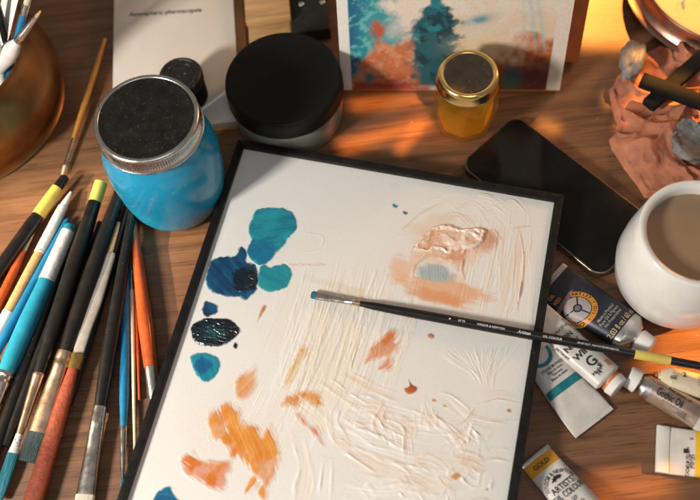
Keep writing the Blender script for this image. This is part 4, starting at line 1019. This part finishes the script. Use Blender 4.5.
# T2 white tube
t2 = Tube('white paint tube with large black initials and orange seal, crossing the navy tube', (530, 310), (607, 377.5), .0080, .0125, 34, 31, .0075, [M['tube_white'], M['tube_metal']], lambda t: 1 if t > .985 else 0, dent=.0012, seed=8)
t2.nose('tube_white', 'white_plastic', 24, .0065, .0030, ring='orange_seal')
b2 = t2.n if t2.n[1] > 0 else -t2.n
write([('G', t2.pt(.80, -.12), b2, .0110), ('♛', t2.pt(.88, .05), b2, .0045), ('WIN', t2.pt(.68, -.12), b2, .0072), ('NEW', t2.pt(.56, -.1), b2, .0068), ('TON', t2.pt(.46, .05), b2, .0056)], t2.z, M['black_ink'], t2.root)
write([('Oil Colour 37 ml', t2.pt(.36, 0), b2, .0036, .8), ('Huile', t2.pt(.90, -.35), b2, .0040), ('14', t2.pt(.93, -.35), b2, .004), ('fine artist colour series', t2.pt(.45, .86), t2.d, .0030, .9), ('permanent', t2.pt(.55, -.85), t2.d, .003)], t2.z, M['black_ink'], t2.root)
patch('orange_mark', [t2.pt(.875, .45), t2.pt(.945, .45), t2.pt(.945, .72), t2.pt(.875, .72)], t2.z, M['orange_ink'], t2.root, res=.0006)

# T4 silver tube
fm4 = lambda t: 0 if t < .40 else (1 if t < .95 else 2)
t4 = Tube('silver paint tube with dark gothic lettering and white cap', (736, 437), (645, 386), .0025, .0085, 33, 25, .0080, [M['tube_white'], M['tube_silver_label'], M['tube_metal']], fm4, dent=.0011, seed=11)
t4.nose('tube_metal', 'white_plastic', 25, .0085, .0055)
b4 = -t4.d
write([('Gothic Oil', t4.pt(.74, .20), b4, .0086, .56)], t4.z, M['black_ink'], t4.root, lift=.0008)
write([('|||||||||||||||||', t4.pt(.66, .72), b4, .0042, 1.1), ('fine artist oil', t4.pt(.66, -.45), b4, .0036)], t4.z, M['black_ink'], t4.root)
c4 = t4.pt(.27, 0); patch('emblem', ring(c4, .0040, .0046), t4.z, M['black_ink'], t4.root, res=.0004); write([('S', c4, b4, .006), ('//', t4.pt(.20, 0), b4, .006)], t4.z, M['black_ink'], t4.root)
# T5 bright tube
t5 = Tube('glossy cream paint tube with barcode, lit orange behind the silver tube', (760, 401), (669, 379), .003, .0085, 27, 25, .0075, [M['tube_cream'], M['orange_seal']], lambda t: 0, dent=.0022, seed=14)
t5.nose('tube_cream', 'orange_seal', 8, .002, .009)
for k, w in enumerate((.6, 1.2, .5, .9, 1.4, .5, 1.0)):
    a = .70-k*.022; patch('barcode_bar', [t5.pt(a, -.6), t5.pt(a+.006*w, -.6), t5.pt(a+.006*w, .3), t5.pt(a, .3)], t5.z, M['black_ink'], t5.root, res=.0006)
write([('2', t5.pt(.86, .35 if t5.n[1] > 0 else -.35), -t5.d, .006), ('oil', t5.pt(.98, .1), -t5.d, .005)], t5.z, M['black_ink'], t5.root)
# T6 bottom right
fm6 = lambda t: 1 if t > .28 else 0
t6 = Tube('white paint tube with yellow band and white folded end at the right edge', (668, 450), (764, 462), .003, .010, 48, 44, .0085, [M['tube_white'], M['amber_band']], fm6, dent=.0008, seed=17)
t6.fold('white_plastic', .0085, .0020); t6.nose('tube_metal', 'white_plastic', 20, .010)
v6 = t6.n if t6.n[1] > 0 else -t6.n
patch('black_mark', [t6.pt(.155, -.08), t6.pt(.205, -.08), t6.pt(.205, .10), t6.pt(.155, .10)], t6.z, M['black_ink'], t6.root, res=.0005)
write([('CADMIUM YELLOW', t6.pt(.200, -.42), v6, .0034, .7), ('Series 4 AP', t6.pt(.228, -.42), v6, .003, .7), ('37 ml 1.25 fl', t6.pt(.252, -.42), v6, .003, .7), ('ii', t6.pt(.23, .55), v6, .004)], t6.z, M['black_ink'], t6.root)
# T7 gold band tube
fm7 = lambda t: 1 if t < .16 else 0
t7 = Tube('paint tube with gold band and black emblem at the bottom edge right of the palette', (536.5, 458), (602, 533), .0025, .0100, 36, 40, .0090, [M['tube_white'], M['gold_band']], fm7, dent=.0013, seed=21)
t7.fold('tube_metal', .0030, .0012); t7.nose('tube_metal', 'white_plastic', 24, .012)
v7 = t7.n if t7.n[1] > 0 else -t7.n
write([('GOLD', t7.pt(.085, -.05), v7, .0050)], t7.z, M['black_ink'], t7.root, label='word on the gold band')
write([('WINSOR & NEWTON', t7.pt(.235, 0), v7, .0042, .82, 0, .012), ("ARTISTS'", t7.pt(.40, 0), v7, .0066, .78), ('OIL COLOUR', t7.pt(.485, 0), v7, .0066, .66), ('37', t7.pt(.575, 0), v7, .004), ('GOLD', t7.pt(.64, -.05), v7, .0036)], t7.z, M['black_ink'], t7.root)
# winged beast reduced to a dark rampant outline
def e7(pts): return [t7.pt(.295, 0)+v7*x*.001-t7.d*y*.001 for x, y in pts]
patch('emblem', e7([(-5.5, -1.6), (-4, -.2), (-2.6, .1), (-3.4, 1.6), (-1.6, 1.0), (-.4, 2.6), (.4, 1.2), (2.2, 1.9), (2.4, .8), (4.6, .9), (3.6, -.2), (5.4, -1.2), (3.2, -1.0), (2.2, -2.0), (1.2, -1.0), (-1.2, -1.3), (-2.2, -2.4), (-3.0, -1.2)]), t7.z, M['black_ink'], t7.root, res=.0004)

# ------------------------------------------------------------------ rust cloth and what lies on it
cl = np.array([at(x, y, .003)[:2] for x, y in ((646, 50), (632, 62), (617, 74), (610, 88), (612, 104), (617, 122), (616, 130), (610, 138), (612, 148), (622, 164), (634, 180), (645, 196), (700, 205), (790, 190), (800, 60), (720, 20))])
lo, hi = cl.min(0)-.004, cl.max(0)+.004; rs_ = .0009
X, Y = np.meshgrid(np.arange(lo[0], hi[0], rs_), np.arange(lo[1], hi[1], rs_))
S = sdf(cl, X, Y)+.004*(fbm(X*60, Y*60, 2)-.5)
wx = X+.02*(fbm(X*22, Y*22, 8)-.5); wy = Y+.02*(fbm(X*22, Y*22, 9)-.5)
fold = 1-np.abs(2*fbm(wx*17+wy*6, wy*11-wx*8, 31, 2)-1); fold2 = 1-np.abs(2*fbm(wx*50+wy*30, wy*34-wx*20, 35, 2)-1)
Zc = .0012+.017*fold**4*sstep(0, .02, S)+.006*fold2**3*sstep(0, .01, S)+.0022*np.exp(-((S-.003)/.002)**2)+.004*fbm(X*18, Y*18, 40)*sstep(0, .02, S)+.0016*(1-np.abs(2*fbm(wx*120+wy*70, wy*60-wx*40, 44, 3)-1))*sstep(0, .004, S)
cloth = grid_mesh('rag', np.stack([X, Y, -.0014+(Zc+.0014)*sstep(-.0018, .0026, S)], -1), np.ones(X.shape+(3,)), M['cloth'], None, S > -.0022)
cloth['label'] = 'crumpled rust-orange cloth at the right edge behind the mug'; cloth['category'] = 'cloth'
so = cloth.modifiers.new('thickness', 'SOLIDIFY'); so.thickness = .0008; so.offset = 1

def pebble(name, label, cat, px, z, rx, ry, rz, ang, seed, mm='stone', dish=0):
    c = at(*px, z); bm = bmesh.new(); bmesh.ops.create_icosphere(bm, subdivisions=4, radius=1)
    V = []
    for v in bm.verts:
        n = float(fbm(np.array(v.co.x*1.3+seed), np.array(v.co.y*1.3+v.co.z*.9), seed)); k = 1+.5*(n-.5)*2
        x, y, zz = v.co.x*rx*k, v.co.y*ry*k, v.co.z*rz*k
        if dish and zz > 0: zz -= dish*max(0, 1-(x/rx)**2-(y/ry)**2)*1.6
        a = math.radians(ang); V.append((c[0]+x*math.cos(a)-y*math.sin(a), c[1]+x*math.sin(a)+y*math.cos(a), c[2]+zz))
    Fc = [[q.index for q in f.verts] for f in bm.faces]; bm.free()
    o = link(name, V, Fc, M[mm], None, sharp=80); o['label'] = label; o['category'] = cat; return o
pebble('stone', 'pale grey oval stone at the edge of the rust cloth beside the copper dish', 'stone', (631, 62), .018, .0105, .0235, .011, -24, 3)
pebble('shell', 'pale hollow shell on the rust cloth above the mug', 'shell', (697, 140), .022, .019, .022, .010, 15, 7, dish=.012)
def stick(label, a, b, za, zb_, w):
    A = at(*a, za); Bp = at(*b, zb_); c = (A+Bp)/2
    r = thing('charcoal_stick', label, 'charcoal stick', (c[0], c[1], 0), 'crossed black sticks on the rust cloth')
    hw = w/2*pxm(*a); L = np.linalg.norm(Bp-A)
    loft('stick', A, Bp, [(0, hw*.86, hw*.5, 0), (.01, hw, hw*.58, 0), (.3, hw*1.02, hw*.6, 0), (.7, hw*.98, hw*.58, 0), (.99, hw, hw*.58, 0), (1, hw*.86, hw*.5, 0)], M['charcoal'], r, 24, 6, sharp=30)
stick('black flat stick running right from the grey stone, uppermost of the crossed pair', (641, 80), (742, 118), .027, .026, 15)
stick('black flat stick rising to the upper right under the other black stick', (648, 106), (742, 22), .019, .024, 15)

# copper dish with candle
tc_ = at(737, -28, .030); tc0 = np.array([tc_[0], tc_[1], 0]); rw = .085
tin = thing('candle_dish', 'copper dish with a yellow wax candle in the upper right corner', 'candle', tuple(tc0))
lathe('dish', tc0, [(.001, .0006), (rw*.8, .0006), (rw*.86, .002), (rw*.98, .008), (rw*1.10, .0125), (rw*1.145, .0140), (rw*1.15, .0150), (rw*1.13, .0158), (rw*1.07, .0145), (rw*1.03, .018), (rw*1.015, .024), (rw*1.01, .029), (rw*1.0, .0305), (rw*.985, .0290), (rw*.98, .025), (.001, .025)], M['copper_tin'], tin, 96, sharp=60)
lathe('wax', tc0, [(rw*.975, .0252), (rw*.975, .0290), (rw*.95, .0298), (rw*.90, .0295), (.001, .0293)], M['wax'], tin, 96)
wk = at(683, 0, .031)
lathe('wick', np.array([wk[0], wk[1], 0]), [(.0016, .0292), (.0016, .034), (.0008, .0355), (.0002, .036)], M['white_plastic'], tin, 16)

# ------------------------------------------------------------------ light
w = bpy.data.worlds.new('World'); scene.world = w; w.use_nodes = True
bg = w.node_tree.nodes['Background']; bg.inputs['Color'].default_value = (.92, .86, .80, 1); bg.inputs['Strength'].default_value = .21

def area(name, loc, target, size, power, col, sizey=None, spread=180):
    l = bpy.data.lights.new(name, 'AREA'); l.energy = power; l.color = col; l.shape = 'RECTANGLE'; l.size = size; l.size_y = sizey or size; l.spread = math.radians(spread)
    o = bpy.data.objects.new(name, l); COL.objects.link(o); o.location = loc
    o.rotation_euler = (Vector(target)-Vector(loc)).to_track_quat('-Z', 'Y').to_euler(); return o
area('window_light', (-.80, -.06, .60), (0, .34, 0), .12, 13.6, (1.0, .94, .86), .18)
area('soft_fill', (.1, -.5, 1.5), (0, .35, 0), .8, 3.2, (.93, .95, 1.0))
SUN = unit(np.array([.80, .50, .52]))
def beam(px, w, h, E, z=0.0, dist=.6, spread=1.0, col=(1, .40, .075), dirv=SUN, ang=None):
    """rectangular spot beam; w along the photo direction ang, h across it, both on the table"""
    p = at(*px, z); loc = p+dirv*dist
    if ang is None: xa = np.cross(dirv, [0, 0, 1.0])
    else: xa = at(px[0]+20*math.cos(math.radians(ang)), px[1]+20*math.sin(math.radians(ang)), z)-p
    xa = unit(xa); ya = unit(np.cross([0, 0, 1.0], xa))
    xl = xa-dirv*(xa@dirv); sx = w*np.linalg.norm(xl); xl = unit(xl); yl = np.cross(dirv, xl); sy = h*abs(ya@yl)
    ha, hb = sx/2/dist, sy/2/dist; soft = math.tan(math.radians(spread))*.5
    l = bpy.data.lights.new('sun_or_added_beam', 'SPOT'); l.energy = E*4*math.pi*dist*dist*1.0; l.color = col; l.shadow_soft_size = .003+.002*spread
    l.spot_size = 2*math.atan(math.hypot(ha+soft, hb+soft))*1.05; l.spot_blend = 0
    l.use_nodes = True; nt = l.node_tree; em = nt.nodes['Emission']; tc = nt.nodes.new('ShaderNodeTexCoord')
    sep = nt.nodes.new('ShaderNodeSeparateXYZ'); nt.links.new(tc.outputs['Normal'], sep.inputs[0]); outs = []
    for ax, hh in (('X', ha), ('Y', hb)):
        d = nt.nodes.new('ShaderNodeMath'); d.operation = 'DIVIDE'; nt.links.new(sep.outputs[ax], d.inputs[0]); nt.links.new(sep.outputs['Z'], d.inputs[1])
        a = nt.nodes.new('ShaderNodeMath'); a.operation = 'ABSOLUTE'; nt.links.new(d.outputs[0], a.inputs[0])
        r = nt.nodes.new('ShaderNodeMapRange'); r.interpolation_type = 'SMOOTHSTEP'; r.inputs['From Min'].default_value = hh+soft; r.inputs['From Max'].default_value = max(0, hh-soft)
        nt.links.new(a.outputs[0], r.inputs['Value']); outs.append(r.outputs[0])
    mu = nt.nodes.new('ShaderNodeMath'); mu.operation = 'MULTIPLY'; nt.links.new(outs[0], mu.inputs[0]); nt.links.new(outs[1], mu.inputs[1])
    nt.links.new(mu.outputs[0], em.inputs['Strength'])
    o = bpy.data.objects.new('sun_or_added_beam', l); COL.objects.link(o)
    mm = Matrix.Identity(4)
    for i in range(3): mm[i][0], mm[i][1], mm[i][2], mm[i][3] = xl[i], yl[i], dirv[i], loc[i]
    o.matrix_world = mm
BACK, SIDE, FRONT, OVER = (unit(np.array(v)) for v in ([.10, .85, .55], [.93, -.02, .46], [.20, -.55, .80], [.45, .6, .8]))
beam((640, 2), .115, .10, 32, dirv=BACK, ang=2)
beam((672, 110), .070, .030, 17, .01, dirv=OVER, ang=14)
beam((634, 78), .035, .012, 14, .012, dirv=OVER, ang=-12)
beam((706, -6), .10, .10, 9, .03, dirv=BACK, ang=2)  # extra beam added to brighten the wax
beam((470, 118), .05, .03, 15, .015, dirv=SIDE, ang=0)  # extra beam added to make the oil jar glow
beam((548, 127), .020, .008, 8, dirv=OVER, ang=20, spread=1.2)
beam((698, 350), .070, .055, 24, dirv=SIDE, ang=0)
beam((632, 492), .058, .036, 9, dirv=SIDE, ang=0)
beam((386, 134), .085, .013, 15, dirv=FRONT, ang=-17, spread=1.2)  # three front beams added to imitate strips of light cast through the oil jar
beam((409, 139), .034, .006, 15, dirv=FRONT, ang=-50)
beam((396, 102), .080, .009, 12, dirv=FRONT, ang=-5, spread=1.4)
beam((584, 45), .02, .09, 14, .04, dirv=SIDE)
beam((46, 300), .24, .20, 9, .005, .8, 3, (1, .80, .56), unit(np.array([-.92, -.16, .60])), ang=-68)
area('low_sun_glow', (.95, 1.05, .50), (.1, .42, .03), .22, 4.6, (1, .48, .15))

# ------------------------------------------------------------------ render settings
scene.view_settings.view_transform = 'Standard'; scene.view_settings.look = 'None'
scene.view_settings.exposure = 0; scene.view_settings.gamma = 1
scene.render.engine = 'CYCLES'
scene.cycles.use_denoising = True; scene.cycles.denoiser = 'OPENIMAGEDENOISE'
scene.cycles.caustics_refractive = False; scene.cycles.caustics_reflective = False
scene.cycles.sample_clamp_indirect = 2.0
scene.cycles.max_bounces = 10; scene.cycles.transmission_bounces = 8
